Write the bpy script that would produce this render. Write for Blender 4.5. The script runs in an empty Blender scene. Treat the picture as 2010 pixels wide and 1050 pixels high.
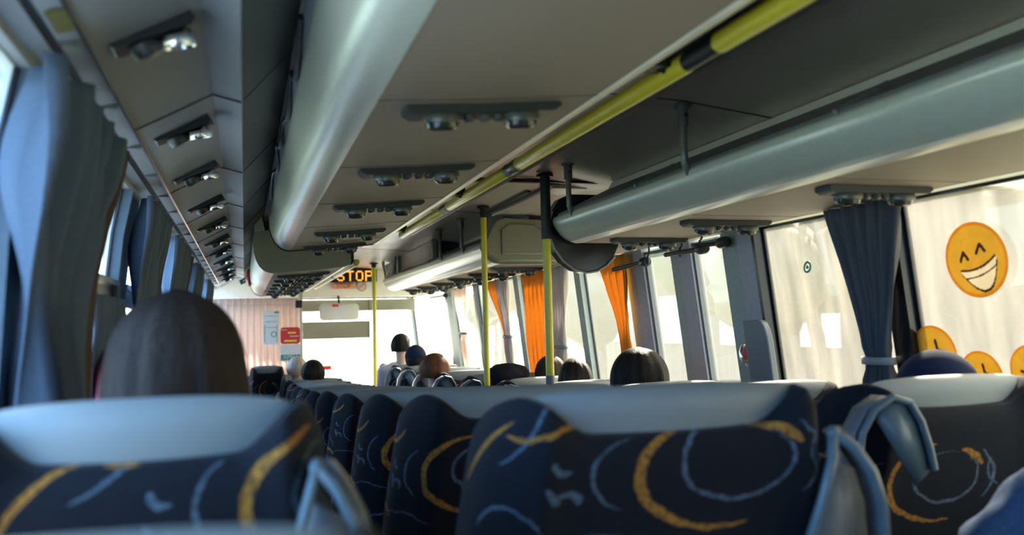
import bpy, bmesh, math, random
from mathutils import Vector, Matrix
from mathutils import noise as mnoise
random.seed(7)
SC = bpy.context.scene
COL = SC.collection
CZ = 1.6                       # camera height above the front floor; helper coordinates below are relative to it
pi = math.pi

# ------------------------------------------------------------------ camera
F, W, H = 1700.0, 2010, 1050
VPX, VPY, ROLL = 480.0, 648.0, 0.025
c_, s_ = math.cos(ROLL), math.sin(ROLL)
u_, v_ = VPX - W/2, -(VPY - H/2)
uu, vv = c_*u_ + s_*v_, -s_*u_ + c_*v_
P_ = math.atan(-vv/F); T_ = math.atan(-uu/F*math.cos(P_))
fw = Vector((math.sin(T_)*math.cos(P_), math.cos(T_)*math.cos(P_), math.sin(P_)))
r0 = Vector((math.cos(T_), -math.sin(T_), 0)); u0 = r0.cross(fw)
cr = c_*r0 - s_*u0; cu = s_*r0 + c_*u0
cam = bpy.data.cameras.new('camera'); co = bpy.data.objects.new('camera', cam); COL.objects.link(co)
co.matrix_world = Matrix(((cr.x, cu.x, -fw.x, 0), (cr.y, cu.y, -fw.y, 0), (cr.z, cu.z, -fw.z, CZ), (0, 0, 0, 1)))
cam.sensor_width = 36; cam.lens = F/W*36; cam.clip_start = .02; cam.clip_end = 300
cam.dof.use_dof = True; cam.dof.focus_distance = 4.2; cam.dof.aperture_fstop = 2.4
SC.camera = co

# ------------------------------------------------------------------ world, sun, exposure
SC.view_settings.view_transform = 'Standard'; SC.view_settings.look = 'None'
SC.view_settings.gamma = 1; SC.view_settings.use_curve_mapping = False
SC.view_settings.exposure = 2.95
wd = bpy.data.worlds.new('sky'); SC.world = wd; wd.use_nodes = True
wn, wl = wd.node_tree.nodes, wd.node_tree.links
wn.clear()
tc = wn.new('ShaderNodeTexCoord'); sx = wn.new('ShaderNodeSeparateXYZ'); wl.new(tc.outputs['Generated'], sx.inputs[0])
mr = wn.new('ShaderNodeMapRange'); mr.inputs[1].default_value = -1; mr.inputs[2].default_value = .8; sm = wn.new('ShaderNodeMath'); sm.operation = 'MULTIPLY_ADD'; sm.inputs[1].default_value = .75
wl.new(sx.outputs['Y'], sm.inputs[0]); wl.new(sx.outputs['X'], sm.inputs[2]); wl.new(sm.outputs[0], mr.inputs[0])
cr_ = wn.new('ShaderNodeValToRGB'); wl.new(mr.outputs[0], cr_.inputs[0])
cr_.color_ramp.elements[0].color = (.16, .34, .62, 1); cr_.color_ramp.elements[1].color = (1.0, .92, .74, 1)
e = cr_.color_ramp.elements.new(.55); e.color = (.50, .56, .56, 1)
bg = wn.new('ShaderNodeBackground'); bg.inputs[1].default_value = 2.6; wl.new(cr_.outputs[0], bg.inputs[0])
wo = wn.new('ShaderNodeOutputWorld'); wl.new(bg.outputs[0], wo.inputs[0])
sun = bpy.data.lights.new('sun', 'SUN'); sun.energy = 6; sun.angle = math.radians(2); sun.color = (1, .93, .8)
so = bpy.data.objects.new('sun', sun); COL.objects.link(so)
so.rotation_euler = Vector((-.55, -.62, -.62)).to_track_quat('-Z', 'Y').to_euler()
try:
    SC.cycles.max_bounces = 10; SC.cycles.diffuse_bounces = 6; SC.cycles.glossy_bounces = 4
    SC.cycles.transparent_max_bounces = 16; SC.cycles.transmission_bounces = 6
    SC.cycles.use_denoising = True; SC.cycles.sample_clamp_indirect = 8; SC.cycles.caustics_reflective = False
except Exception: pass

# ------------------------------------------------------------------ materials
def newmat(name):
    m = bpy.data.materials.new(name); m.use_nodes = True
    return m, m.node_tree.nodes, m.node_tree.links, m.node_tree.nodes['Principled BSDF']
def mat(name, col, rough=.5, metal=0, noise=.06, nscale=40, bump=0, spec=.5, stretch=None, emit=None, trans=0, bdist=.004):
    m, n, l, b = newmat(name)
    b.inputs['Roughness'].default_value = rough; b.inputs['Metallic'].default_value = metal
    b.inputs['Specular IOR Level'].default_value = spec
    t = n.new('ShaderNodeTexCoord'); nz = n.new('ShaderNodeTexNoise'); nz.inputs['Scale'].default_value = nscale
    nz.inputs['Detail'].default_value = 3
    if stretch:
        mp = n.new('ShaderNodeMapping'); mp.inputs['Scale'].default_value = stretch
        l.new(t.outputs['Object'], mp.inputs[0]); l.new(mp.outputs[0], nz.inputs['Vector'])
    else: l.new(t.outputs['Object'], nz.inputs['Vector'])
    cr = n.new('ShaderNodeValToRGB'); l.new(nz.outputs['Fac'], cr.inputs[0])
    cr.color_ramp.elements[0].position = .25; cr.color_ramp.elements[1].position = .75
    cr.color_ramp.elements[0].color = tuple(max(0, c*(1-noise)) for c in col) + (1,)
    cr.color_ramp.elements[1].color = tuple(min(1, c*(1+noise)) for c in col) + (1,)
    l.new(cr.outputs[0], b.inputs['Base Color'])
    if bump:
        bp = n.new('ShaderNodeBump'); bp.inputs['Strength'].default_value = bump; bp.inputs['Distance'].default_value = bdist
        l.new(nz.outputs['Fac'], bp.inputs['Height']); l.new(bp.outputs[0], b.inputs['Normal'])
    if emit:
        b.inputs['Emission Color'].default_value = emit[0] + (1,); b.inputs['Emission Strength'].default_value = emit[1]
    if trans:      # thin cloth that lets daylight through
        tr = n.new('ShaderNodeBsdfTranslucent'); l.new(cr.outputs[0], tr.inputs[0])
        mx = n.new('ShaderNodeMixShader'); mx.inputs[0].default_value = trans
        l.new(b.outputs[0], mx.inputs[1]); l.new(tr.outputs[0], mx.inputs[2]); l.new(mx.outputs[0], n['Material Output'].inputs[0])
    return m
def glassmat(name, tint=(.9, .9, .88), veil=.25, gloss=.06, veilcol=(.8, .77, .7), pattern=None):
    m = bpy.data.materials.new(name); m.use_nodes = True; n, l = m.node_tree.nodes, m.node_tree.links; n.clear()
    o = n.new('ShaderNodeOutputMaterial'); tp = n.new('ShaderNodeBsdfTransparent'); tp.inputs[0].default_value = tint + (1,)
    tl = n.new('ShaderNodeBsdfTranslucent'); tl.inputs[0].default_value = veilcol + (1,)
    mx = n.new('ShaderNodeMixShader'); mx.inputs[0].default_value = veil
    l.new(tp.outputs[0], mx.inputs[1]); l.new(tl.outputs[0], mx.inputs[2])
    g = n.new('ShaderNodeBsdfGlossy'); g.inputs['Roughness'].default_value = .03
    m2 = n.new('ShaderNodeMixShader'); m2.inputs[0].default_value = gloss
    l.new(mx.outputs[0], m2.inputs[1]); l.new(g.outputs[0], m2.inputs[2]); l.new(m2.outputs[0], o.inputs[0])
    if pattern:    # dust and rain streaks running down the pane
        t = n.new('ShaderNodeTexCoord'); mp = n.new('ShaderNodeMapping'); mp.inputs['Scale'].default_value = pattern
        l.new(t.outputs['Object'], mp.inputs[0]); nz = n.new('ShaderNodeTexNoise'); nz.inputs['Scale'].default_value = 1; nz.inputs['Detail'].default_value = 4
        l.new(mp.outputs[0], nz.inputs['Vector']); r = n.new('ShaderNodeMapRange'); l.new(nz.outputs['Fac'], r.inputs[0])
        r.inputs[1].default_value = .35; r.inputs[2].default_value = .68; r.inputs[3].default_value = veil*.75; r.inputs[4].default_value = min(1, veil*1.3)
        l.new(r.outputs[0], mx.inputs[0])
    return m
M = {}
M['silver'] = mat('silver painted rack front', (.55, .56, .49), .25, .2, .05, 60, spec=.8)
M['beige'] = mat('beige vinyl lining', (.285, .225, .178), .65, 0, .06, 300)
M['ceil'] = mat('glossy pale ceiling panel', (.40, .345, .285), .34, .05, .05, 2.2, .9, bdist=.03)
M['cap'] = mat('olive grey moulded plastic', (.22, .215, .16), .55, 0, .06, 200)
M['duct'] = mat('grey fabric duct panel', (.23, .235, .235), .6, 0, .06, 200)
M['ductdark'] = mat('dark grey duct side', (.085, .09, .085), .55, 0, .08, 60)
M['ductlip'] = mat('slate duct lip', (.25, .26, .27), .5, 0, .05, 80)
M['white'] = mat('off white trim', (.72, .68, .62), .3, 0, .03, 30)
M['cream'] = mat('cream front header plastic', (.85, .81, .75), .5, 0, .04, 20)
M['black'] = mat('black plastic', (.012, .014, .016), .45, 0, .2, 80)
M['blackgloss'] = mat('glossy black', (.008, .009, .012), .25, 0, .2, 80)
M['dgrey'] = mat('dark grey metal', (.05, .055, .06), .4, .3, .1, 80)
M['mgrey'] = mat('mid grey rubber', (.14, .145, .15), .5, 0, .08, 80)
M['hanger'] = mat('grey coated steel', (.16, .16, .15), .4, .4, .08, 80)
M['yellow'] = mat('yellow coated handrail', (.60, .52, .03), .32, 0, .05, 30)
M['chrome'] = mat('chrome', (.75, .75, .75), .18, 1, .03, 30)
M['unit'] = mat('dark green grey service unit', (.022, .027, .025), .5, 0, .1, 90)
M['lens'] = mat('reading lamp lens', (.03, .03, .028), .2, .1, .1, 90)
M['unitedge'] = mat('pale worn nozzle rim', (.10, .10, .085), .35, .3, .1, 90)
M['pad'] = mat('grey leatherette', (.235, .262, .265), .5, 0, .08, 350, .15)
M['grip'] = mat('blue grey plastic grip', (.10, .15, .18), .35, 0, .06, 60)
M['shell'] = mat('grey plastic seat shell', (.14, .16, .175), .4, 0, .06, 60)
M['floor'] = mat('dark speckled vinyl floor', (.05, .052, .055), .6, 0, .3, 150)
M['wallgrey'] = mat('grey side lining', (.2, .21, .22), .6, 0, .06, 120)
M['pillar'] = mat('green grey pillar cover', (.27, .31, .28), .5, 0, .08, 50)
M['pillarmauve'] = mat('mauve grey pillar cover', (.34, .32, .34), .5, 0, .08, 50)
M['pillarblue'] = mat('blue grey pillar', (.07, .10, .13), .5, 0, .08, 50)
M['curgrey'] = mat('slate grey curtain cloth', (.095, .097, .105), .85, 0, .12, 300, .1, trans=.15)
M['curlight'] = mat('warm grey curtain cloth', (.52, .48, .47), .85, 0, .1, 300, .1, trans=.4)
M['curblue'] = mat('blue grey curtain cloth', (.085, .12, .175), .85, 0, .12, 300, .1, trans=.12)
M['curorange'] = mat('orange curtain cloth', (.62, .31, .045), .8, 0, .10, 200, .1, trans=.45)
M['curbeige'] = mat('pale beige pleated curtain', (.78, .66, .61), .85, 0, .1, 300, .1, trans=.6)
M['brownedge'] = mat('brown curtain hem', (.07, .042, .026), .85, 0, .1, 300)
M['red'] = mat('red plastic', (.62, .04, .03), .4)
M['green'] = mat('green plastic', (.01, .2, .13), .4)
M['paper'] = mat('white paper', (.8, .8, .78), .7, trans=.3)
M['redpaper'] = mat('red printed card', (.75, .05, .06), .5, trans=.2)
M['yellowink'] = mat('yellow ink', (.85, .65, .05), .5)
M['greenink'] = mat('green ink', (.08, .28, .2), .5)
M['led'] = mat('amber led', (.9, .3, .02), .5, emit=((1, .34, .05), .22))
M['sticky'] = mat('yellow emoji vinyl', (.52, .37, .085), .5, trans=.7)
M['stickyrim'] = mat('orange emoji vinyl rim', (.50, .28, .045), .5, trans=.7)
M['stickybrown'] = mat('brown vinyl print', (.10, .055, .02), .5, trans=.6)
M['stickywhite'] = mat('white vinyl print', (.6, .54, .44), .5, trans=.7)
M['skin'] = mat('skin', (.55, .33, .25), .5, 0, .06, 30)
M['hairbrown'] = mat('brown hair', (.024, .015, .011), .7, 0, .5, 1, .6, spec=.2, stretch=(160, 160, 6))
M['hairdark'] = mat('dark hair', (.010, .008, .007), .6, 0, .5, 1, .6, spec=.2, stretch=(160, 160, 6))
M['hairauburn'] = mat('auburn hair', (.13, .055, .025), .55, 0, .5, 1, .6, spec=.2, stretch=(160, 160, 12))
M['hairblond'] = mat('white blond hair', (.62, .53, .42), .55, 0, .2, 1, .6, spec=.2, stretch=(160, 160, 12))
M['clothnavy'] = mat('navy cloth', (.012, .02, .05), .85, 0, .2, 200, spec=.12)
M['clothwhite'] = mat('white shirt cloth', (.55, .57, .62), .85, 0, .1, 200, spec=.12)
M['clothgrey'] = mat('grey cloth', (.12, .12, .13), .85, 0, .1, 200, spec=.12)
M['clothred'] = mat('dull red cloth', (.25, .06, .06), .85, 0, .1, 200, spec=.12)
M['clothblue'] = mat('denim blue cloth', (.05, .09, .17), .85, 0, .25, 120, .2, spec=.12)
M['clothblack'] = mat('black cloth', (.012, .012, .018), .85, 0, .2, 200, spec=.12)
M['pink'] = mat('rose pink cloth', (.50, .13, .17), .8, 0, .15, 60, .2)
M['grass'] = mat('dry verge grass', (.30, .33, .16), .9, 0, .3, .6)
M['road'] = mat('pale asphalt', (.36, .35, .33), .9, 0, .1, 3)
M['leafA'] = mat('dark green foliage', (.026, .044, .013), .8, 0, .5, 1.2)  # dark green leaf colour, varied by noise
M['leafB'] = mat('grey green foliage', (.028, .036, .021), .8, 0, .5, 1.2)
M['bark'] = mat('pale bark', (.07, .055, .047), .9, 0, .3, 6)
M['facade'] = mat('pale render facade', (.62, .54, .50), .9, 0, .06, 2)
M['fence'] = mat('weathered board fence', (.085, .072, .066), .9, 0, .35, 1, stretch=(.2, 9, .3))
M['glassR'] = glassmat('dusty side glass', (.44, .43, .39), .34, .05, (.14, .13, .115), (1, 14, 2.2))
M['glassD'] = glassmat('clear door glass', (.66, .65, .60), .22, .05, (.20, .20, .18))
M['glassF'] = glassmat('windscreen glass', (.82, .82, .80), .2, .04, (.20, .20, .19))
M['glassL'] = glassmat('blue tinted left glass', (.55, .66, .78), .35, .06, (.55, .68, .85), (1, 18, 2))

def rings_mat(name):
    """navy velour with printed brush-stroke arcs in orange and light blue"""
    m, n, l, b = newmat(name)
    b.inputs['Roughness'].default_value = .85; b.inputs['Specular IOR Level'].default_value = .2
    b.inputs['Sheen Weight'].default_value = .04
    t = n.new('ShaderNodeTexCoord'); s = n.new('ShaderNodeSeparateXYZ'); l.new(t.outputs['Object'], s.inputs[0])
    oi = n.new('ShaderNodeObjectInfo'); sc = n.new('ShaderNodeSeparateColor'); l.new(oi.outputs['Color'], sc.inputs[0])
    def mth(op, a, b_=None, c=None, clamp=False):
        q = n.new('ShaderNodeMath'); q.operation = op; q.use_clamp = clamp
        for i, v in enumerate((a, b_, c)):
            if v is None: continue
            if isinstance(v, (int, float)): q.inputs[i].default_value = v
            else: l.new(v, q.inputs[i])
        return q.outputs[0]
    nz = n.new('ShaderNodeTexNoise'); nz.inputs['Scale'].default_value = 28; l.new(t.outputs['Object'], nz.inputs[0])
    nz2 = n.new('ShaderNodeTexNoise'); nz2.inputs['Scale'].default_value = 120; l.new(t.outputs['Object'], nz2.inputs[0])
    wob = mth('MULTIPLY', mth('SUBTRACT', nz.outputs['Fac'], .5), .016)
    yr = mth('MAXIMUM', mth('SUBTRACT', s.outputs['Y'], mth('MULTIPLY', mth('SUBTRACT', SEAT_H, s.outputs['Z']), .2)), 0)
    X = mth('ADD', mth('ADD', mth('MULTIPLY_ADD', mth('MULTIPLY', yr, mth('SIGN', s.outputs['X'])), .8, s.outputs['X']), mth('MULTIPLY_ADD', sc.outputs[2], -.3, mth('MULTIPLY', sc.outputs[0], .2))), wob)
    Z = mth('ADD', mth('ADD', s.outputs['Z'], mth('MULTIPLY', sc.outputs[1], .13)), wob)
    def ring(cx, cz, R, wdt, a0, a1):
        dx = mth('SUBTRACT', X, cx); dz = mth('MULTIPLY', mth('SUBTRACT', Z, cz), 1.65)
        r = mth('SQRT', mth('MULTIPLY_ADD', dx, dx, mth('MULTIPLY', dz, dz)))
        d = mth('ABSOLUTE', mth('SUBTRACT', r, R))
        # stroke narrows towards both ends of its arc
        am = math.radians((a0+a1)/2); hw = math.radians((a1-a0)/2)
        dot = mth('DIVIDE', mth('MULTIPLY_ADD', dx, math.cos(am), mth('MULTIPLY', dz, math.sin(am))), r)
        k = mth('MULTIPLY', mth('SUBTRACT', dot, math.cos(min(hw, pi))), 1.0/max(.05, 1-math.cos(min(hw, pi))), clamp=True)
        wid = mth('MULTIPLY', mth('POWER', k, .35), wdt)
        return mth('MULTIPLY', mth('SUBTRACT', wid, d), 450, clamp=True)
    H_ = SEAT_H
    O = [(.08, H_-.124, .155, .011, 95, 285), (.10, H_-.112, .114, .012, 18, 68), (-.08, H_-.22, .385, .008, 126, 160), (-.29, H_-.27, .09, .010, 40, 160),
         (-.1, H_-.45, .13, .008, 100, 330), (.22, H_-.48, .10, .007, 0, 200), (.30, H_-.33, .10, .008, 60, 200), (-.28, H_+.02, .13, .008, 250, 330)]
    B = [(.10, H_-.112, .10, .0065, 60, 420), (-.05, H_-.12, .105, .005, 115, 240), (-.43, H_, .19, .0055, -62, 8), (-.285, H_-.16, .07, .010, 0, 40),
         (-.195, H_-.155, .02, .008, -30, 150), (-.31, H_-.21, .075, .006, 10, 170), (-.16, H_-.335, .2, .004, 55, 125),
         (.10, H_-.115, .15, .0055, -40, 45), (-.20, H_-.10, .02, .008, 150, 300), (-.05, H_-.40, .15, .005, 40, 180), (.16, H_-.36, .09, .005, 0, 300), (.33, H_-.10, .10, .005, 150, 230)]
    def acc(L):
        o = None
        for r in L: q = ring(*r); o = q if o is None else mth('MAXIMUM', o, q)
        br = mth('MULTIPLY_ADD', nz2.outputs['Fac'], 2.2, -.35, clamp=True)
        return mth('MULTIPLY', o, br)
    cr = n.new('ShaderNodeValToRGB'); l.new(nz2.outputs['Fac'], cr.inputs[0])
    cr.color_ramp.elements[0].color = (.004, .005, .009, 1); cr.color_ramp.elements[1].color = (.010, .013, .020, 1)
    m1 = n.new('ShaderNodeMix'); m1.data_type = 'RGBA'; l.new(acc(B), m1.inputs[0]); l.new(cr.outputs[0], m1.inputs[6]); m1.inputs[7].default_value = (.10, .15, .20, 1)
    m2 = n.new('ShaderNodeMix'); m2.data_type = 'RGBA'; l.new(acc(O), m2.inputs[0]); l.new(m1.outputs[2], m2.inputs[6]); m2.inputs[7].default_value = (.42, .19, .03, 1)
    l.new(m2.outputs[2], b.inputs['Base Color'])
    return m
SEAT_H = 1.12
M['velour'] = rings_mat('navy velour with orange and blue arcs')

# ------------------------------------------------------------------ helpers
def V(x, y, z): return Vector((x, y, z + CZ))        # camera-relative -> world
class MB:
    def __init__(s): s.bm = bmesh.new()
    def grid(s, pts, close_u=False, close_v=False):
        vs = [[s.bm.verts.new(p) for p in row] for row in pts]
        nu, nv = len(vs), len(vs[0])
        for i in range(nu if close_u else nu-1):
            for j in range(nv if close_v else nv-1):
                a, b, c, d = vs[i][j], vs[(i+1) % nu][j], vs[(i+1) % nu][(j+1) % nv], vs[i][(j+1) % nv]
                if len({a, b, c, d}) == 4:
                    try: s.bm.faces.new((a, b, c, d))
                    except ValueError: pass
        return vs
    def face(s, pts):
        try: s.bm.faces.new([s.bm.verts.new(p) for p in pts])
        except ValueError: pass
    def box(s, lo, hi, bev=0):
        lo, hi = Vector(lo), Vector(hi); r = bmesh.ops.create_cube(s.bm, size=1)
        vs = r['verts']
        for v in vs: v.co = Vector(((lo[i]+hi[i])/2 + v.co[i]*(hi[i]-lo[i]) for i in range(3)))
        if bev:
            es = list({e for v in vs for e in v.link_edges})
            bmesh.ops.bevel(s.bm, geom=es, offset=bev, segments=3, affect='EDGES', profile=.6)
    def obox(s, c, ax, ay, az):     # oriented box from centre and half-axes
        c, ax, ay, az = map(Vector, (c, ax, ay, az))
        r = bmesh.ops.create_cube(s.bm, size=2)
        for v in r['verts']: v.co = c + ax*v.co.x + ay*v.co.y + az*v.co.z
    def tube(s, pts, r, seg=12, caps=True):
        pts = [Vector(p) for p in pts]; rows = []; n = len(pts)
        rs = r if isinstance(r, (list, tuple)) else [r]*n
        t0 = (pts[1]-pts[0]).normalized(); up = Vector((0, 0, 1)) if abs(t0.z) < .9 else Vector((1, 0, 0))
        a = t0.cross(up).normalized()
        for i, p in enumerate(pts):
            t = (pts[min(i+1, n-1)]-pts[max(i-1, 0)]).normalized()
            a = (a - t*a.dot(t)).normalized(); b = t.cross(a)
            rows.append([p + (a*math.cos(q)+b*math.sin(q))*rs[i] for q in [2*pi*k/seg for k in range(seg)]])
        vs = s.grid(rows, close_v=True)
        if caps:
            for row in (vs[0][::-1], vs[-1]):
                try: s.bm.faces.new(row)
                except ValueError: pass
    def ell(s, c, r, su=20, sv=12, rot=None):
        c = Vector(c); R = rot or Matrix.Identity(3)
        rr = bmesh.ops.create_uvsphere(s.bm, u_segments=su, v_segments=sv, radius=1)
        for v in rr['verts']: v.co = c + R @ Vector((v.co.x*r[0], v.co.y*r[1], v.co.z*r[2]))
    def prism(s, prof, d0, d1, f):  # prof list of 2D pts; f(u,v,d)->point
        n = len(prof); a = [s.bm.verts.new(f(u, v, d0)) for u, v in prof]; b = [s.bm.verts.new(f(u, v, d1)) for u, v in prof]
        for i in range(n):
            s.bm.faces.new((a[i], a[(i+1) % n], b[(i+1) % n], b[i]))
        s.bm.faces.new(a[::-1]); s.bm.faces.new(b)
    def lathe(s, prof, c, axis=(0, 0, 1), seg=20, ring=False):
        c = Vector(c); R = Vector((0, 0, 1)).rotation_difference(Vector(axis).normalized()).to_matrix()
        rows = [[c + R @ Vector((r*math.cos(2*pi*k/seg), r*math.sin(2*pi*k/seg), h)) for k in range(seg)] for r, h in prof]
        vs = s.grid(rows, close_v=True, close_u=ring)
        for row in (vs[0][::-1], vs[-1]) if not ring else ():
            try: s.bm.faces.new(row)
            except ValueError: pass
def link(name, mb, m, parent=None, origin=None, smooth=True, angle=40, solid=0, sub=0, remesh=0, loose=False, bevel=0):
    bm = mb.bm
    if not loose: bmesh.ops.remove_doubles(bm, verts=bm.verts, dist=1e-5)
    bmesh.ops.recalc_face_normals(bm, faces=bm.faces)
    if origin is None:
        if parent is not None: origin = parent.location.copy() if parent.parent is None else parent.matrix_world.translation.copy()
        else:
            xs = [v.co for v in bm.verts]
            origin = Vector(((min(p.x for p in xs)+max(p.x for p in xs))/2, (min(p.y for p in xs)+max(p.y for p in xs))/2, min(p.z for p in xs)))
    origin = Vector(origin)
    if parent is not None and parent.parent is not None:
        origin = parent.parent.location + parent.location
    for v in bm.verts: v.co -= origin
    me = bpy.data.meshes.new(name); bm.to_mesh(me); bm.free()
    for p in me.polygons: p.use_smooth = smooth
    if smooth and angle < 180:
        try: me.set_sharp_from_angle(angle=math.radians(angle))
        except Exception: pass
    me.materials.append(m)
    o = bpy.data.objects.new(name, me); COL.objects.link(o)
    if parent is None: o.location = origin
    else: o.parent = parent
    if remesh:
        q = o.modifiers.new('fuse', 'REMESH'); q.mode = 'VOXEL'; q.voxel_size = remesh; q.use_smooth_shade = True
        q = o.modifiers.new('soft', 'SMOOTH'); q.iterations = 4; q.factor = .5
    if solid: q = o.modifiers.new('thick', 'SOLIDIFY'); q.thickness = solid; q.offset = 0
    if sub: q = o.modifiers.new('sub', 'SUBSURF'); q.levels = q.render_levels = sub
    if bevel: q = o.modifiers.new('bevel', 'BEVEL'); q.width = bevel; q.segments = 3; q.limit_method = 'ANGLE'
    return o
def thing(name, label, cat, loc, group=None):
    o = bpy.data.objects.new(name, None); COL.objects.link(o); o.location = loc; o.empty_display_size = .05
    o['label'] = label; o['category'] = cat
    if group: o['group'] = group
    return o
def tag(o, label, cat, group=None, kind=None):
    o['label'] = label; o['category'] = cat
    if group: o['group'] = group
    if kind: o['kind'] = kind
    return o
def struct(name, mb, m, **k):
    o = link(name, mb, m, **k); o['kind'] = 'structure'; return o
def dup(root, loc, label=None, group=None, rotz=None, color=None):
    r = root.copy(); COL.objects.link(r); r.location = loc
    if label: r['label'] = label
    if group: r['group'] = group
    if rotz is not None: r.rotation_euler[2] = rotz
    for ch in list(root.children):
        c = ch.copy(); COL.objects.link(c); c.parent = r
        if color: c.color = color
        for g in ch.children:
            d = g.copy(); COL.objects.link(d); d.parent = c
            if color: d.color = color
    return r
def along(prof, y0, y1, steps=1):   # closed section (X,Z camera-relative) extruded along the bus
    mb = MB(); mb.prism(prof, y0, y1, lambda u, v, d: V(u, d, v)); return mb
def strip(prof, y0, y1, t=.006):    # open section given thickness
    n = len(prof); out = []
    for i in range(n):
        a = Vector(prof[max(i-1, 0)]); b = Vector(prof[min(i+1, n-1)]); d = (b-a).normalized()
        nrm = Vector((-d.y, d.x)); out.append((prof[i][0]+nrm.x*t, prof[i][1]+nrm.y*t))
    return along(list(prof)+out[::-1], y0, y1)
def text_mesh(body, size, name, m, parent, M4, extrude=.001):
    cu = bpy.data.curves.new(name, 'FONT'); cu.body = body; cu.size = size; cu.extrude = extrude; cu.align_x = 'CENTER'; cu.align_y = 'CENTER'
    t = bpy.data.objects.new('tmp', cu); COL.objects.link(t); bpy.context.view_layer.update()
    me = bpy.data.meshes.new_from_object(t.evaluated_get(bpy.context.evaluated_depsgraph_get())); bpy.data.objects.remove(t)
    me.transform(M4); me.materials.clear(); me.materials.append(m)
    o = bpy.data.objects.new(name, me); COL.objects.link(o); o.parent = parent
    return o
def XR(Z): return 1.92 + .115*(.357-Z)
def XL(Z): return -.33 - .2*(.455-Z) if Z > .25 else -.371 - .05*(.25-Z)

# ------------------------------------------------------------------ setting
YF, YB = 10.6, -1.0
def floorz(y):
    P = [(-9, -1.23), (1.4, -1.23), (2.1, -1.28), (2.8, -1.33), (3.7, -1.39), (4.6, -1.44), (5.5, -1.47), (7, -1.5), (9, -1.52), (20, -1.6)]
    for (a, za), (b, zb) in zip(P, P[1:]):
        if a <= y <= b: return za + (zb-za)*(y-a)/(b-a)
    return -1.6
mb = MB(); rows = []
for i in range(40):
    y = YB + (YF-YB)*i/39
    rows.append([V(-.5, y, floorz(y)), V(2.15, y, floorz(y)), V(2.15, y, -1.66), V(-.5, y, -1.66)])
mb.grid(rows, close_v=True); struct('floor', mb, M['floor'], smooth=False)
# ceiling
struct('ceiling', strip([(.12, .70), (.76, .695), (1.30, .675), (1.62, .635), (1.98, .60)], YB, YF, .03), M['ceil'])
struct('ceiling_seams' if 0 else 'trim_1', strip([(.80, .691), (1.30, .673), (1.61, .633)], 2.36, 2.366, .003), M['dgrey'])
for i, y in enumerate((5.0, 7.6)):
    struct('trim_%d' % (2+i), strip([(.80, .691), (1.30, .673), (1.61, .633)], y, y+.006, .003), M['dgrey'])
struct('ceiling_side', strip([(-.5, .46), (-.40, .44), (-.30, .66), (.2, .74)], YB, YF, .03), M['ductdark'])
# side walls below windows, header strips above
SILL = -.42
def wallpanel(name, fx, sgn, z0, z1, y0, y1, m, t=.05, off=0):
    mb = MB(); n = 6
    prof = [(fx(z0+(z1-z0)*i/n)+off*sgn, z0+(z1-z0)*i/n) for i in range(n+1)]
    pr = prof + [(x+sgn*t, z) for x, z in prof[::-1]]
    mb.prism(pr, y0, y1, lambda u, v, d: V(u, d, v)); return struct(name, mb, m)
wallpanel('wall_right', XR, 1, -1.6, SILL, YB, 2.97, M['wallgrey'])
wallpanel('wall_right_front', XR, 1, -1.6, SILL, 4.2, YF, M['wallgrey'])
wallpanel('wall_left', XL, -1, -1.6, SILL, YB, YF, M['wallgrey'])
wallpanel('wall_right_top', XR, 1, .357, .66, YB, YF, M['cream'], off=.0)
wallpanel('wall_left_top', XL, -1, .44, .70, YB, YF, M['duct'], off=.0)
mb = MB(); mb.box(V(-.52, YB-.05, -1.66), V(2.12, YB, .8)); struct('wall_back', mb, M['wallgrey'])
# right pillars
def pillar(n, y0, y1, side, m, t=.05, z0=SILL, z1=None, off=-.012):
    fx, sg = (XR, 1) if side == 'R' else (XL, -1)
    return wallpanel('trim_%d' % n, fx, sg, z0, z1 if z1 is not None else (.357 if side == 'R' else .44), y0, y1, m, t, off)
tn = 10
R_P = [(-.2, -.12, 'blackgloss'), (2.19, 2.27, 'blackgloss'), (3.585, 3.66, 'pillar'), (3.47, 3.585, 'pillarmauve'), (4.06, 4.17, 'pillar'), (3.96, 4.06, 'pillarmauve'),
       (4.83, 4.92, 'pillar'), (6.05, 6.16, 'pillar'), (7.3, 7.36, 'blackgloss'), (8.2, 8.42, 'pillar'), (8.42, 8.5, 'blackgloss'), (10.4, 10.6, 'pillar')]
for a, b, m in R_P: pillar(tn, a, b, 'R', M[m]); tn += 1
pillar(tn, 3.07, 3.2, 'R', M['pillar'], z0=-1.3); tn += 1       # door post, green face
pillar(tn, 2.965, 3.07, 'R', M['pillarmauve'], z0=-1.3, off=-.02); tn += 1
pillar(tn, 2.945, 2.965, 'R', M['blackgloss'], off=-.02); tn += 1
for a, b in [(1.58, 1.72), (2.86, 3.05), (4.2, 4.35), (5.5, 5.65), (7, 7.15), (8.6, 8.75), (10.3, 10.6), (-.3, -.1)]:
    pillar(tn, a, b, 'L', M['pillarblue'], off=-.01); tn += 1
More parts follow.
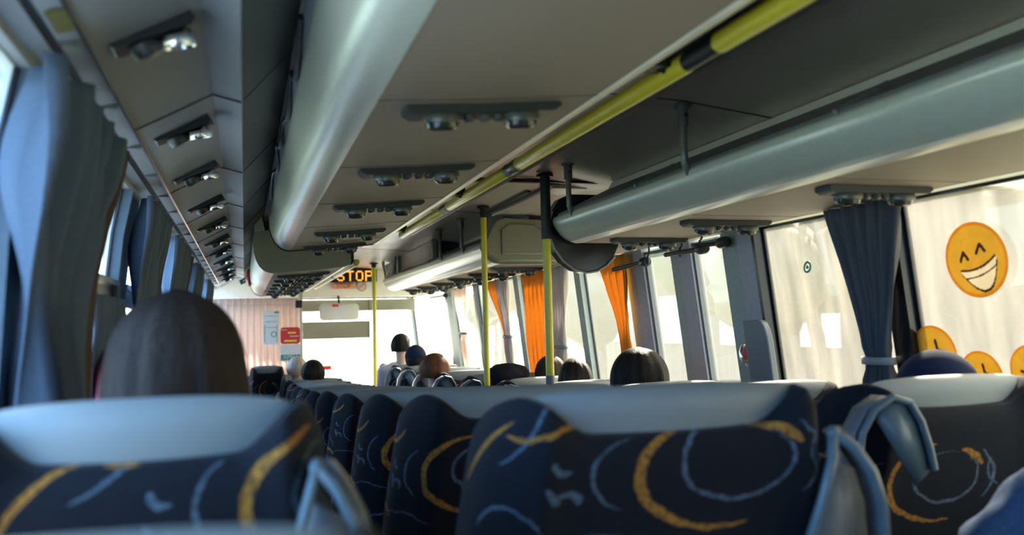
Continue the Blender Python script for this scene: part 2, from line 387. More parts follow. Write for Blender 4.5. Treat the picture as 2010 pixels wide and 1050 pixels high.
# windows: one pane per opening with thin black seal
def window(n, side, y0, y1, gm, z0=SILL, z1=None, bar=None):
    fx, sg = (XR, 1) if side == 'R' else (XL, -1)
    z1 = z1 if z1 is not None else (.357 if side == 'R' else .45)
    def P(y, z, o=.02): return V(fx(z)+sg*o, y, z)
    zs = [z0+(z1-z0)*i/6 for i in range(7)]
    w = MB(); s = .012
    for ya, yb, za, zb in ((y0, y0+s, z0, z1), (y1-s, y1, z0, z1), (y0, y1, z0, z0+s), (y0, y1, z1-s, z1)):
        w.grid([[P(ya, za+(zb-za)*i/6), P(yb, za+(zb-za)*i/6), P(yb, za+(zb-za)*i/6, .035), P(ya, za+(zb-za)*i/6, .035)] for i in range(7)], close_v=True)
    root = struct('window_%d' % n, w, M['blackgloss'], origin=P(y0, z0))
    g = MB(); g.grid([[P(y0, z, .026), P(y1, z, .026)] for z in zs]); link('pane', g, gm, root)
    if bar is not None:
        b = MB()
        b.obox(P((y0+y1)/2, bar, .0), (.014, 0, 0), (0, (y1-y0)/2, 0), (0, 0, .008)); link('slider_rail', b, M['chrome'], root)
        b = MB(); b.obox(P((y0+y1)/2, bar-.035, .012), (.012, 0, 0), (0, (y1-y0)/2, 0), (0, 0, .03)); link('slider_frame', b, M['blackgloss'], root)
    return root
RW = [(1, -1, -.2), (2, -.12, 2.19), (3, 2.27, 2.945), (4, 4.17, 4.83), (5, 4.92, 6.05), (6, 6.16, 7.3), (7, 7.36, 8.2), (8, 8.5, 10.4)]
for n, a, b in RW: window(n, 'R', a, b, M['glassR'] if n < 4 else M['glassD'])
LW = [(9, -1, -.3), (10, -.1, 1.58), (11, 1.72, 2.86), (12, 3.05, 4.2), (13, 4.35, 5.5), (14, 5.65, 7), (15, 7.15, 8.6), (16, 8.75, 10.3)]
for n, a, b in LW: window(n, 'L', a, b, M['glassL'], bar=.15 if n in (11, 12) else None)
# middle double door
def doorleaf(n, y0, y1):
    def P(y, z, o=.02): return V(XR(z)+o, y, z)
    z0, z1, s = -1.3, .34, .014; w = MB()
    for ya, yb, za, zb in ((y0, y0+s, z0, z1), (y1-s, y1, z0, z1), (y0, y1, z0, z0+s), (y0, y1, z1-s, z1)):
        w.grid([[P(ya, za+(zb-za)*i/4, .0), P(yb, za+(zb-za)*i/4, .0), P(yb, za+(zb-za)*i/4, .035), P(ya, za+(zb-za)*i/4, .035)] for i in range(5)], close_v=True)
    root = struct('door_%d' % n, w, M['mgrey'], origin=P(y0, z0))
    g = MB(); g.grid([[P(y0, z0+(z1-z0)*i/4, .018), P(y1, z0+(z1-z0)*i/4, .018)] for i in range(5)]); link('door_pane', g, M['glassD'], root)
doorleaf(1, 3.205, 3.47); doorleaf(2, 3.665, 3.955)
# door mechanism rods
def rod(p0, p1, hook, label):
    root = thing('door_operating_arm', label, 'door mechanism', V(*p0), 'black arms above the middle door')
    b = MB(); b.tube([V(*p0), V(*p1)], .011, 10); link('arm', b, M['black'], root)
    b = MB(); b.lathe([(.02, -.03), (.024, -.02), (.024, .02), (.02, .03)], V(*p1), (0, 1, 0), 14); link('pivot', b, M['black'], root)
    h = V(*hook); b = MB(); b.tube([h + Vector((0, 0, -.02)), h + Vector((0, 0, .02)), h + Vector((0, -.02, .03)), h + Vector((0, -.02, .07))], .005, 8); b.lathe([(.011, -.012), (.011, .012)], h, (0, 0, 1), 10)
    link('hook', b, M['black'], root)
rod((1.86, 4.20, .27), (1.88, 3.86, .285), (1.88, 3.83, .29), 'black arm over the middle door, nearer the round black rack end')
rod((1.87, 3.62, .30), (1.88, 3.30, .30), (1.88, 3.50, .30), 'black arm over the middle door, between the two door panes')
rod((1.87, 3.34, .315), (1.88, 3.13, .31), (1.88, 3.32, .315), 'black arm over the middle door, against the grey door post')
rod((1.86, 8.9, .29), (1.88, 8.3, .29), (1.88, 8.25, .28), 'black arm above the far right pillar beside the windscreen')
# door post plate and lamp
root = thing('door_button_plate', 'grey rounded plate with chrome button on the middle door post', 'plate', V(1.93, 2.98, -.42))
b = MB(); pr = [(2.90, -.42), (2.90, -.10)] + [(2.90+.04*(1-math.cos(q)), -.10+.09*math.sin(q)) for q in (0.3, .7, 1.1, 1.57)] + [(3.06, -.01), (3.06, -.42)]
b.prism(pr, 0, .03, lambda u, v, d: V(XR(v)-.055+d, u, v)); link('plate', b, M['shell'], root, bevel=.006)
b = MB(); b.lathe([(.05, 0), (.052, .01), (.04, .018), (.03, .012)], V(XR(-.146)-.012, 3.10, -.146), (-1, -.2, 0), 24); link('bezel', b, M['chrome'], root)
b = MB(); b.lathe([(.03, 0), (.026, .016), (.012, .022)], V(XR(-.146)-.016, 3.10, -.146), (-1, -.2, 0), 20); o = link('button', b, M['red'], root); o['label'] = 'red brown centre of the chrome button'

# ------------------------------------------------------------------ left duct above the left windows
root = thing('service_duct', 'long grey duct along the left windows carrying round lamps', 'duct', V(-.2, 1, .45))
link('window_rail', along([(-.345, .45), (-.30, .465), (-.305, .49), (-.35, .475)], YB, YF-.4), M['ductlip'], root)
link('groove', along([(-.30, .468), (-.285, .474), (-.285, .50), (-.30, .495)], YB, YF-.4), M['black'], root)
link('edge_band', along([(-.285, .470), (-.248, .480), (-.25, .50), (-.285, .495)], YB, YF-.4), M['duct'], root)
link('edge_trim', along([(-.2485, .474), (-.243, .476), (-.243, .50), (-.2485, .50)], YB, YF-.4), M['chrome'], root)
link('lower_panel', along([(-.243, .482), (-.07, .577), (-.07, .60), (-.243, .51)], YB, YF-.4), M['duct'], root)
link('lip', along([(-.07, .576), (-.052, .579), (-.004, .560), (0, .566), (0, .60), (-.07, .60)], YB, YF-.4), M['ductlip'], root)
link('side_panel', along([(.001, .566), (.127, .712), (.127, .74), (-.01, .60)], YB, YF-.4), M['ductdark'], root)
for y in (.8, 2.2, 3.2, 4.1, 5.0, 6, 7.1, 8.2, 9.2):
    b = MB()
    for (a, c) in [((-.243, .482), (-.07, .577)), ((-.07, .576), (-.004, .56)), ((0, .566), (.127, .712))]:
        b.obox(V((a[0]+c[0])/2, y, (a[1]+c[1])/2-.001), ((c[0]-a[0])/2, 0, (c[1]-a[1])/2), (0, .003, 0), (.0005, 0, -.002))
    link('seam', b, M['black'], root)
for y in [1.1+.42*i for i in range(20)]:
    b = MB(); b.box(V(-.284, y, .468), V(-.25, y+.012, .477)); link('band_clip', b, M['ductdark'], root)
b = MB(); b.obox(V(-.262, 1.42, .472), (.014, 0, .004), (0, .045, 0), (0, 0, .002)); o = link('round_cornered_sticker', b, mat('dull yellow label', (.10, .09, .02), .6), root); o['label'] = 'dull yellow sticker'

# reading light units ---------------------------------------------------
def unit(label, group, loc, tilt=0, w=.17, first=None):
    """four-eyed service unit hanging below a surface, base plate up"""
    loc = Vector(loc)
    root = thing('service_unit', label, 'reading light unit', loc, group)
    b = MB(); b.prism([(-w, 0), (-w, -.010), (-w+.015, -.020), (w-.015, -.018), (w, -.008), (w, 0)], -.035, .035, lambda u, v, d: loc + Vector((u, d, v))); link('plate', b, M['unit'], root)
    for sx in (-.09, .085):
        b = MB(); b.lathe([(.036, 0), (.038, -.008), (.034, -.028), (.026, -.034), (.016, -.03)], loc + Vector((sx, -.002, -.014)), (0, -.25, 1), 20); lo = link('lamp', b, M['lens'], root)
        b = MB(); b.lathe([(.038, 0), (.042, -.006), (.042, -.016), (.038, -.018)], loc + Vector((sx, -.002, -.012)), (0, -.25, 1), 20, True); link('lamp_rim', b, M['unitedge'], lo)
    for sx in (-.03, .005, .035):
        b = MB(); b.lathe([(.013, 0), (.014, -.012), (.008, -.018)], loc + Vector((sx, 0, -.016)), (0, 0, 1), 12); link('button', b, M['unitedge'], root)
    return root
def placeunits(proto, spots, labs, group, rot=None):
    for i, (p, lb) in enumerate(zip(spots, labs)):
        if i == 0: r = proto
        else: r = dup(proto, p, lb, group)
        r.location = p
        if rot: r.rotation_euler = rot
ordn = ['nearest', 'second nearest', 'third nearest', 'fourth nearest', 'fifth nearest', 'sixth nearest', 'seventh nearest', 'eighth nearest', 'ninth nearest', 'tenth nearest', 'eleventh nearest']
G1 = 'reading light units under the near centre rack'
ys = [1.77, 2.51, 3.27, 4.22, 4.95]
labs = ['dark reading light unit, %s of those under the centre rack beside the yellow handrail' % ordn[i] for i in range(5)]
pr = unit(labs[0], G1, V(.49, ys[0], .466)); placeunits(pr, [V(.49, y, .466) for y in ys], labs, G1, (0, -.07, 0))
G2 = 'reading light units under the far centre rack'
ys = [5.8, 6.35, 6.9, 7.5, 8.1, 8.7]
labs = ['dark reading light unit, %s of those under the far lowered centre rack' % ordn[i] for i in range(6)]
placeunits(dup(pr, (0, 0, 0), labs[0], G2), [V(.37, y, .358) for y in ys], labs, G2, (0, -.07, 0))
G3 = 'reading light units under the near right rack'
ys = [1.99, 2.77, 3.40]
labs = ['slim dark reading light unit, %s of those under the near right rack' % ordn[i] for i in range(3)]
placeunits(dup(pr, (0, 0, 0), labs[0], G3), [V(1.68, y, .352) for y in ys], labs, G3, (0, 0, 0))
G4 = 'reading light units under the far right rack'
ys = [5.25, 5.85, 6.45, 7.1, 7.75, 8.35]
labs = ['dark reading light unit, %s of those under the far right rack' % ordn[i] for i in range(6)]
placeunits(dup(pr, (0, 0, 0), labs[0], G4), [V(1.66, y, .352) for y in ys], labs, G4, (0, 0, 0))
# left small round-ended units on the sloping duct
G5 = 'lamps along the left duct'
ys = [1.62, 2.39, 3.03, 3.78, 4.5, 5.3, 6.0, 6.8, 7.6, 8.3, 9.0]
def ductlamp(label, loc):
    loc = Vector(loc); root = thing('duct_lamp', label, 'reading light unit', loc, G5)
    b = MB(); b.prism([(-.075, 0), (-.07, -.008), (.066, -.02), (.075, -.012), (.075, 0)], -.03, .03, lambda u, v, d: loc + Vector((u, d, v))); link('plate', b, M['black'], root)
    b = MB(); b.lathe([(.026, 0), (.028, -.012), (.023, -.024), (.012, -.027)], loc + Vector((-.02, 0, -.01)), (0, -.2, 1), 20); link('lamp', b, M['black'], root)
    b = MB(); b.lathe([(.030, 0), (.034, -.012), (.031, -.020), (.028, -.012)], loc + Vector((.035, -.002, -.022)), (.3, -.2, 1), 20); link('nozzle_rim', b, M['chrome'], root)
    b = MB(); b.obox(loc + Vector((.068, 0, -.016)), (.01, 0, -.002), (0, .026, 0), (0, 0, .011)); link('end_cap', b, M['unitedge'], root)
    return root
labs = ['black lamp with bright rim on the left duct, %s the viewer' % (ordn[i]+' to') for i in range(11)]
pr = ductlamp(labs[0], V(-.155, ys[0], .528)); placeunits(pr, [V(-.155, y, .528) for y in ys], labs, G5, (0, -.50, 0))

# ------------------------------------------------------------------ centre racks (left of the aisle)
def centre_rack(label, dx, dz, y0, y1, dr=0):
    root = thing('luggage_rack', label, 'luggage rack', V(.4+dx, (y0+y1)/2, .4+dz))
    roll = [(.145, .70), (.136, .66), (.135, .62), (.140, .575), (.152, .53), (.172, .49), (.20, .463), (.228, .452), (.256, .448)]
    roll = [(x+dx, z+dz) for x, z in roll]
    if dz: roll = [(roll[0][0], .70)] + roll
    top = .70
    link('front_panel', along(roll + [(roll[-1][0], roll[-1][1]+.03), (roll[0][0]+.04, top)], y0, y1), M['silver'], root, angle=60)
    un = [(.256, .450), (.50, .466), (.728+dr, .487)]; un = [(x+dx, z+dz) for x, z in un]
    link('underside', along(un + [(x, z+.015) for x, z in un[::-1]], y0, y1), M['beige'], root)
    ed = [(.728, .484), (.745, .486), (.775, .502), (.778, .53), (.765, .535), (.728, .505)]; ed = [(x+dx+dr, z+dz) for x, z in ed]
    link('edge_rail', along(ed, y0, y1), M['white'], root)
    link('inner_side', along([(.765+dx+dr, .53+dz), (.775+dx+dr, .53+dz), (.775+dx+dr, .69), (.765+dx+dr, .69)], y0, y1), M['ductdark'], root)
    rim = roll[1:] if dz else roll
    cap = [(x, z) for x, z in rim] + un + [(.775+dx+dr, .50+dz), (.775+dx+dr, .67)]
    cp = MB(); cp.prism(cap, y0-.004, y0+.02, lambda u, v, d: V(u, d, v)); link('near_end_cap', cp, M['cap'], root)
    cp = MB(); cp.prism(cap, y1-.02, y1+.004, lambda u, v, d: V(u, d, v)); link('far_end_cap', cp, M['cap'], root)
    b = MB(); b.tube([V(x-.002, y1+.004, z-.002) for x, z in rim[2:]+un], .004, 6); link('rim_seal', b, M['black'], root)
    for y in [y0+.75*i for i in range(1, int((y1-y0)/.75)+1)]:
        b = MB()
        for a, c in zip(un, un[1:]): b.obox(V((a[0]+c[0])/2, y-.3, (a[1]+c[1])/2-.0005), ((c[0]-a[0])/2, 0, (c[1]-a[1])/2), (0, .002, 0), (0, 0, .001))
        link('underside_seam', b, M['ductdark'], root)
    # slim black channel along the top of the front panel
    link('top_channel', along([(roll[0][0]-.012, .695), (roll[0][0]-.006, .66), (roll[0][0]-.010, .64), (roll[0][0]-.020, .69)], y0, y1), M['ductlip'], root)
    return root
centre_rack('near centre luggage rack with silver rolled front and beige underside', 0, 0, YB, 5.1)
centre_rack('far centre luggage rack, hanging lower behind an olive end panel', -.085, -.108, 5.45, 9.1, -.055)
# loose black cable hanging along the silver front
def cable(name, label, pts, r, m, group=None):
    b = MB(); out = []
    P = [Vector(p) for p in pts]
    for i in range(len(P)-1):
        a, b0, c, d = P[max(i-1, 0)], P[i], P[i+1], P[min(i+2, len(P)-1)]
        for k in range(6):
            t = k/6; out.append(.5*((2*b0)+(c-a)*t+(2*a-5*b0+4*c-d)*t*t+(3*b0-a-3*c+d)*t**3))
    out.append(P[-1]); b.tube(out, r, 8); return tag(link(name, b, m), label, 'cable', group)
random.seed(3)
pts = [V(.125+random.uniform(-.006, .006), y, .66-(.03 if i % 2 else -.02)) for i, y in enumerate([1.9, 2.2, 2.35, 2.6, 2.9, 3.05, 3.3, 3.5, 3.9, 4.3])]
cable('hanging_cable', 'black cable looping along the top of the silver centre rack front', pts, .008, M['black'])

# ------------------------------------------------------------------ handrails
def handrail(label, X, Z, segs, collars, brackets, loc):
    root = thing('ceiling_handrail', label, 'handrail', V(*loc))
    for a, b_ in segs:
        b = MB(); e = .022
        b.tube([V(X, a, Z), V(X, a+.004, Z), V(X, a+.02, Z), V(X, b_-.02, Z), V(X, b_-.004, Z), V(X, b_, Z)], [.008, .017, .0215, .0215, .017, .008], 18); link('tube', b, M['yellow'], root)
    for a, b_, m in collars:
        b = MB(); b.tube([V(X, a, Z), V(X, b_, Z)], .0235 if m != 'black' else .020, 16); link('collar', b, M[m], root)
    for y in brackets:
        b = MB(); b.tube([V(X-.10, y+.01, Z+.05), V(X-.04, y, Z+.01), V(X, y, Z-.005)], .010, 8)
        b.obox(V(X-.06, y, Z+.05), (.05, 0, .0), (0, .03, 0), (0, 0, .05)); link('bracket', b, M['black'], root)
    return root
handrail('long yellow handrail under the ceiling beside the near centre rack', .87, .525,
         [(.5, 1.445), (1.54, 2.72), (2.80, 3.75), (3.82, 4.95)], [(1.43, 1.56, 'black'), (2.70, 2.82, 'dgrey'), (2.735, 2.775, 'chrome'), (3.73, 3.84, 'dgrey')], [1.62, 3.42, 4.75], (.87, 2.5, .5))
handrail('pale handrail under the ceiling beside the far centre rack', .68, .41, [(5.5, 6.9), (7.0, 8.9)], [(6.88, 7.02, 'dgrey')], [5.6, 8.6], (.68, 7, .4))
b = along([(.925, .528), (.935, .524), (.945, .53), (.945, .56), (.925, .56)], YB, 4.95)
tag(link('dark_strip', b, M['dgrey']), 'slim dark channel running just right of the yellow handrail', 'channel')
tag(link('dark_strip', along([(.80, .69), (.80, .60), (.81, .597), (.925, .555), (.945, .56), (.945, .69)], YB, 1.75), M['blackgloss']), 'black block standing for the shaded recess above the near end of the yellow handrail', 'channel')  # black fill paints the shade of the recess behind the handrail
# vertical poles
def pole(label, X, Y, r, zb, zt, collar, foot):
    root = thing('grab_pole', label, 'pole', V(X, Y, zb))
    b = MB(); b.tube([V(X, Y, zb+.02), V(X, Y, (zb+zt)/2), V(X, Y, zt-.02)], r, 16); link('tube', b, M['yellow'], root)
    b = MB(); b.tube([V(X, Y, zt-collar), V(X, Y, zt-.002)], r*1.25, 14); b.lathe([(r*2.1, 0), (r*2.1, .012), (r*1.3, .016)], V(X, Y, zt-.018), (0, 0, 1), 18); link('top_sleeve', b, M['black'], root)
    b = MB(); b.lathe([(r*2.4, 0), (r*2.4, .012), (r*1.4, .02)], V(X, Y, zb+.001), (0, 0, 1), 18); link('floor_flange', b, M['dgrey'], root)
    if foot:
        b = MB(); b.tube([V(X, Y, foot-.3), V(X, Y, foot)], r*1.12, 14); link('lower_sleeve', b, M['shell'], root)
pole('yellow grab pole with long black top sleeve, nearest of three', 1.30, 3.66, .0185, floorz(3.66)+.002, .674, .30, -.235)
pole('yellow grab pole standing between the near and far poles', 1.30, 4.72, .0165, floorz(4.72)+.002, .674, .07, None)
pole('thin yellow grab pole farthest forward, before the windscreen', 1.30, 9.1, .022, floorz(9.1)+.002, .674, .05, None)
b = MB(); b.tube([V(.60, 9.95, floorz(9.95)), V(.60, 9.95, .45)], .022, 10); tag(link('partition_post', b, M['pillar']), 'slim grey post beside the driver curtain', 'post')
# hangers from ceiling to right rack
def hanger(label, Y, X=1.305):
    root = thing('rack_hanger', label, 'bracket', V(X, Y, .46), 'bent hangers of the right racks')
    b = MB(); b.tube([V(X, Y, .668), V(X, Y, .52), V(X+.002, Y, .485), V(X+.02, Y+.01, .455), V(X+.05, Y+.02, .435)], .0115, 12); link('tube', b, M['hanger'], root)
    b = MB(); b.tube([V(X, Y, .60), V(X, Y, .667)], .018, 14); b.lathe([(.027, 0), (.027, .008), (.02, .01)], V(X, Y, .658), (0, 0, 1), 18); link('socket', b, M['hanger'], root)
    b = MB(); b.lathe([(.005, 0), (.005, .008)], V(X, Y-.016, .63), (0, -1, 0), 10); link('screw', b, M['black'], root)
hanger('bent grey hanger nearest the viewer, under the dark ceiling', 2.38)
hanger('bent grey hanger beside the round black rack end', 3.38)
hanger('bent grey hanger right above the near end of the far right rack', 5.27)
hanger('bent grey hanger beside the black locker of the far right rack', 5.90)

# ------------------------------------------------------------------ right racks
def right_rack(label, y0, y1):
    root = thing('luggage_rack', label, 'luggage rack', V(1.6, (y0+y1)/2, .34))
    fr = [(1.325, .468), (1.318, .455), (1.322, .435), (1.335, .412), (1.352, .390), (1.375, .370), (1.400, .360)]
    link('front_panel', along(fr + [(1.405, .372), (1.36, .41), (1.34, .445), (1.34, .474)], y0, y1), M['silver'], root, angle=60)
    link('lower_lip', along([(1.398, .3595), (1.425, .352), (1.455, .3545), (1.455, .365), (1.40, .375)], y0, y1), M['white'], root)
    link('underside', along([(1.455, .3535), (1.90, .3535), (1.90, .37), (1.455, .37)], y0, y1), M['beige'], root)
    link('window_edge', along([(1.88, .352), (1.915, .35), (1.918, .36), (1.915, .375), (1.88, .375)], y0, y1), M['white'], root)
    link('lid', along([(1.34, .472), (1.62, .60), (1.62, .615), (1.345, .485)], y0, y1), M['mgrey'], root)
    link('ceiling_edge', along([(1.585, .592), (1.60, .596), (1.625, .63), (1.61, .632)], y0, y1), M['white'], root)
    b = MB()
    nn = int((y1-y0)/.085)
    for i in range(nn):
        y = y0+.02+i*(y1-y0-.04)/nn; b.obox(V(1.43, y+.03, .5095), (.028, 0, .0128), (0, .031, 0), (-.0012, 0, .003))
    o = link('slot_row', b, M['black'], root); o['kind'] = 'stuff'
    for y in [y0+.5+k*1.1 for k in range(int((y1-y0)/1.1)+1)]:
        if y < y1: b = MB(); b.tube([V(1.335, y, .478), V(1.37, y, .497), V(1.50, y+.01, .560)], .009, 8); link('lid_stay', b, M['mgrey'], root)
    cap = fr + [(1.455, .356), (1.90, .356), (1.90, .60), (1.62, .60), (1.34, .472)]
    for nm, a, c in (('near_end_cap', y0-.004, y0+.02), ('far_end_cap', y1-.02, y1+.004)):
        cp = MB(); cp.prism(cap, a, c, lambda u, v, d: V(u, d, v)); link(nm, cp, M['cap'], root)
    b = MB(); b.tube([V(x-.002, y0-.006, z-.002) for x, z in fr+[(1.455, .352), (1.78, .352)]], .0045, 6); link('rim', b, M['pad'], root)
    for y in [y0+.62+.75*i for i in range(int((y1-y0)/.75))]:
        b = MB(); b.obox(V(1.68, y, .3532), (.22, 0, 0), (0, .002, 0), (0, 0, .0008)); link('underside_seam', b, M['ductdark'], root)
    return root
right_rack('near right luggage rack with silver front running overhead', YB, 3.62)
right_rack('far right luggage rack with pale front behind the middle door', 4.87, 8.6)
# black rounded end of the near right rack (closed drum shape seen past the silver front)
outl = [(1.31, .44), (1.33, .50), (1.37, .56), (1.42, .582), (1.62, .582), (1.66, .55), (1.665, .40), (1.655, .345), (1.63, .295), (1.59, .255), (1.54, .228), (1.49, .221), (1.43, .236), (1.375, .275), (1.335, .33), (1.315, .385)]
root = thing('monitor_housing', 'large black half round housing hanging at the end of the near right rack', 'housing', V(1.5, 3.72, .22))
b = MB(); b.prism(outl, 3.66, 3.74, lambda u, v, d: V(u, d, v)); link('body', b, M['blackgloss'], root, bevel=.008)
b = MB(); b.tube([V(x, 3.655, z) for x, z in outl[8:]+outl[:2]], .005, 6); link('pale_edge', b, M['pad'], root)
# olive cupboard face closing the far right rack end
outl = [(1.318, .46), (1.37, .56), (1.40, .60), (1.44, .612), (1.66, .605), (1.70, .59), (1.78, .52), (1.80, .49), (1.80, .362), (1.41, .362), (1.345, .40)]
root = thing('rack_end_locker', 'olive grey angular locker closing the near end of the far right rack', 'locker', V(1.55, 4.8, .35))
b = MB(); b.prism([(x*1.0, z) for x, z in outl], 4.78, 4.86, lambda u, v, d: V(u, d, v)); link('body', b, M['cap'], root, bevel=.006)
b = MB(); b.prism([(1.42, .545), (1.47, .58), (1.62, .575), (1.68, .53), (1.68, .40), (1.42, .40)], 4.772, 4.79, lambda u, v, d: V(u, d, v)); link('raised_panel', b, M['cap'], root, bevel=.006)
root = thing('overhead_locker', 'black open locker above the far right rack', 'locker', V(1.45, 7.3, .47))
b = MB(); b.box(V(1.40, 6.55, .47), V(1.60, 8.1, .66), .01); link('body', b, M['blackgloss'], root)
b = MB(); b.box(V(1.38, 6.5, .465), V(1.42, 6.56, .665), .01); b.box(V(1.38, 8.09, .465), V(1.42, 8.16, .665), .01); link('frame', b, M['cap'], root)
b = MB(); b.box(V(1.38, 8.3, .46), V(1.7, 8.9, .64), .03); tag(link('equipment_bag', b, M['cap']), 'grey green lumpy bag stowed beyond the black locker', 'bag')
for i in range(2): cable('loose_cable', ['pale loose cable drooping in front of the grey green bag, upper', 'pale loose cable drooping in front of the grey green bag, lower'][i], [V(1.36, 8.9-.1*i, .66), V(1.35, 8.6, .50-.05*i), V(1.36, 8.3, .58-.06*i), V(1.37, 8.15, .66)], .008, M['pad'], 'cables by the bag')
# roof hatch
root = thing('roof_hatch', 'pale square roof hatch with black gap edges', 'hatch', V(1.3, 4.3, .64))
b = MB()
for lo, hi in (((.98, 3.80, .655), (1.34, 3.83, .672)), ((1.43, 3.70, .64), (1.6, 3.73, .652))): b.box(V(*lo), V(*hi))
b.box(V(1.35, 3.78, .654), V(1.56, 3.80, .668)); b.box(V(1.36, 4.95, .654), V(1.38, 4.1, .668))
link('black_gap', b, M['black'], root)
b = MB(); b.box(V(1.40, 3.84, .635), V(1.58, 4.9, .655), .006); link('panel', b, M['ceil'], root)

# ------------------------------------------------------------------ front of the bus
mb = MB(); mb.box(V(-.42, 10.0, .345), V(2.0, 10.12, .72), .01); struct('wall_front_header', mb, M['cream'])
mb = MB(); mb.box(V(-.5, 10.5, -1.6), V(2.1, 10.6, -.86)); struct('wall_front', mb, M['wallgrey'])
w = MB(); w.box(V(-.46, 10.44, .34), V(2.02, 10.5, .42)); root = struct('window_17', w, M['blackgloss'], origin=V(.8, 10.46, -.86))
g = MB(); g.grid([[V(-.46, 10.47, z), V(2.02, 10.47, z)] for z in (-.88, -.4, 0, .36)]); link('pane', g, M['glassF'], root)
b = MB(); b.box(V(.7, 10.1, -1.0), V(2.0, 10.45, -.78), .03); tag(link('dashboard', b, M['mgrey']), 'grey dashboard ledge below the windscreen', 'dashboard')
def plate(b, cx, cy, cz, w, h, t=.01, rad=0, n=5):
    pr = []
    for sx, sz, a0 in ((1, 1, 0), (-1, 1, 90), (-1, -1, 180), (1, -1, 270)):
        if rad == 0: pr.append((cx+sx*w/2, cz+sz*h/2)); continue
        for k in range(n+1):
            q = math.radians(a0+90*k/n); pr.append((cx+sx*(w/2-rad)+rad*math.cos(q), cz+sz*(h/2-rad)+rad*math.sin(q)))
    b.prism(pr, cy-t/2, cy+t/2, lambda u, v, d: V(u, d, v))
# LED display reading STOP
root = thing('stop_display', 'black display box with large amber letters STOP', 'display', V(1.17, 9.95, .51))
b = MB(); b.box(V(.88, 9.90, .515), V(1.45, 9.99, .662), .006); link('housing', b, M['blackgloss'], root)
FONT = {'S': ['01110', '10001', '10000', '01110', '00001', '10001', '01110'], 'T': ['11111', '00100', '00100', '00100', '00100', '00100', '00100'],
        'O': ['01110', '10001', '10001', '10001', '10001', '10001', '01110'], 'P': ['11110', '10001', '10001', '11110', '10000', '10000', '10000']}
x0 = 1.0; ps = .0165
for ch in 'STOP':
    b = MB()
    for r, row in enumerate(FONT[ch]):
        for c, v in enumerate(row):
            if v == '1': b.box(V(x0+c*ps, 9.893, .640-r*ps-ps*.92), V(x0+c*ps+ps*.92, 9.90, .640-r*ps))
    link('letter_'+ch.lower(), b, M['led'], root, smooth=False); x0 += 6.4*ps
root = thing('stop_sign', 'small salmon red lit panel under the large STOP display', 'sign', V(1.08, 9.96, .44))
b = MB(); b.box(V(.955, 9.965, .440), V(1.21, 9.99, .503), .004); link('panel', b, mat('salmon panel', (.8, .38, .27), .5), root)
RX = Matrix.Rotation(pi/2, 4, 'X')
text_mesh('STOP', .07, 'lettering', M['red'], root, Matrix.Translation(V(1.08, 9.962, .471)-root.location) @ RX)
root = thing('no_smoking_sign', 'round white sticker with red ring and slash on the front header', 'sign', V(1.28, 9.985, .41))
b = MB(); b.lathe([(.058, 0), (.058, .006)], V(1.285, 9.99, .468), (0, -1, 0), 28); link('disc', b, M['paper'], root)
b = MB(); b.lathe([(.046, .006), (.046, .010), (.058, .010), (.058, .006)], V(1.285, 9.99, .468), (0, -1, 0), 28, True); b.obox(V(1.285, 9.981, .468), (.034, 0, .034), (0, .002, 0), (-.005, 0, .005)); link('ring_and_slash', b, mat('faded red ink', (.8, .3, .25), .5), root)
b = MB(); b.box(V(.72, 9.975, .452), V(.79, 9.998, .482)); tag(link('warning_sticker', b, M['red']), 'small red sticker at the left of the front header', 'sticker')
# sun visors
b = MB(); b.box(V(.60, 10.15, .19), V(1.935, 10.18, .325), .008); tag(link('sun_visor', b, M['cap']), 'wide dark roller blind across the top of the windscreen', 'blind')
root = thing('sun_visor', 'dark roller blind hanging lower, behind the mirror', 'blind', V(1.0, 10.16, -.125))
b = MB(); b.box(V(.60, 10.15, -.125), V(1.40, 10.18, .075), .008); link('blind_sheet', b, M['cap'], root)
for x in (.61, 1.39): b = MB(); b.box(V(x-.004, 10.135, -.12), V(x+.004, 10.145, .35)); link('guide_rod', b, M['hanger'], root)
# interior mirror
root = thing('interior_mirror', 'wide white backed mirror hanging at the windscreen top', 'mirror', V(1.02, 9.9, .08))
b = MB(); plate(b, 1.02, 9.9, .178, .44, .19, .03, .05); link('shell', b, M['white'], root)
b = MB(); plate(b, 1.02, 9.88, .178, .41, .16, .012, .04); link('glass', b, mat('pale mirror face', (.86, .84, .86), .12, .3, .05, 6), root)
b = MB(); b.tube([V(1.02, 9.92, .26), V(1.02, 9.98, .36)], .012, 8); link('arm', b, M['black'], root)
b = MB(); plate(b, .975, 9.87, .25, .07, .03, .006, .01); o = link('reflection_tag', b, M['red'], root); o['label'] = 'red patch at the top of the mirror face'
# driver partition: curtain, posters
def curtain_flat(name, x0, x1, y, z0, z1, m, folds, amp=.03):
    b = MB(); n = folds*8; rows = []
    for j in range(9):
        z = z1+(z0-z1)*j/8
        rows.append([V(x0+(x1-x0)*i/n, y+amp*math.sin(2*pi*folds*i/n+.4*math.sin(j*.9))*(.6+.4*j/8), z) for i in range(n+1)])
    b.grid(rows); return link(name, b, m, solid=.003)
tag(curtain_flat('driver_curtain', -.36, .57, 9.62, -.9, .335, M['curbeige'], 14), 'pale pleated curtain closing off the driver place at front left', 'curtain')
b = MB(); b.box(V(-.40, 9.5, -1.5), V(.58, 9.54, -.48)); tag(link('driver_partition', b, M['mgrey']), 'low grey partition behind the driver curtain', 'partition')
g = MB(); g.box(V(-.40, 9.5, -.48), V(.585, 9.51, .27)); tag(link('partition_glass', g, glassmat('clear partition glass', (.97, .97, .97), .04, .04)), 'clear pane carrying the notices in front of the pale curtain', 'glass')
root = thing('notice_sheet', 'white printed sheet taped to the partition glass, left of the red poster', 'poster', V(.26, 9.48, -.16))
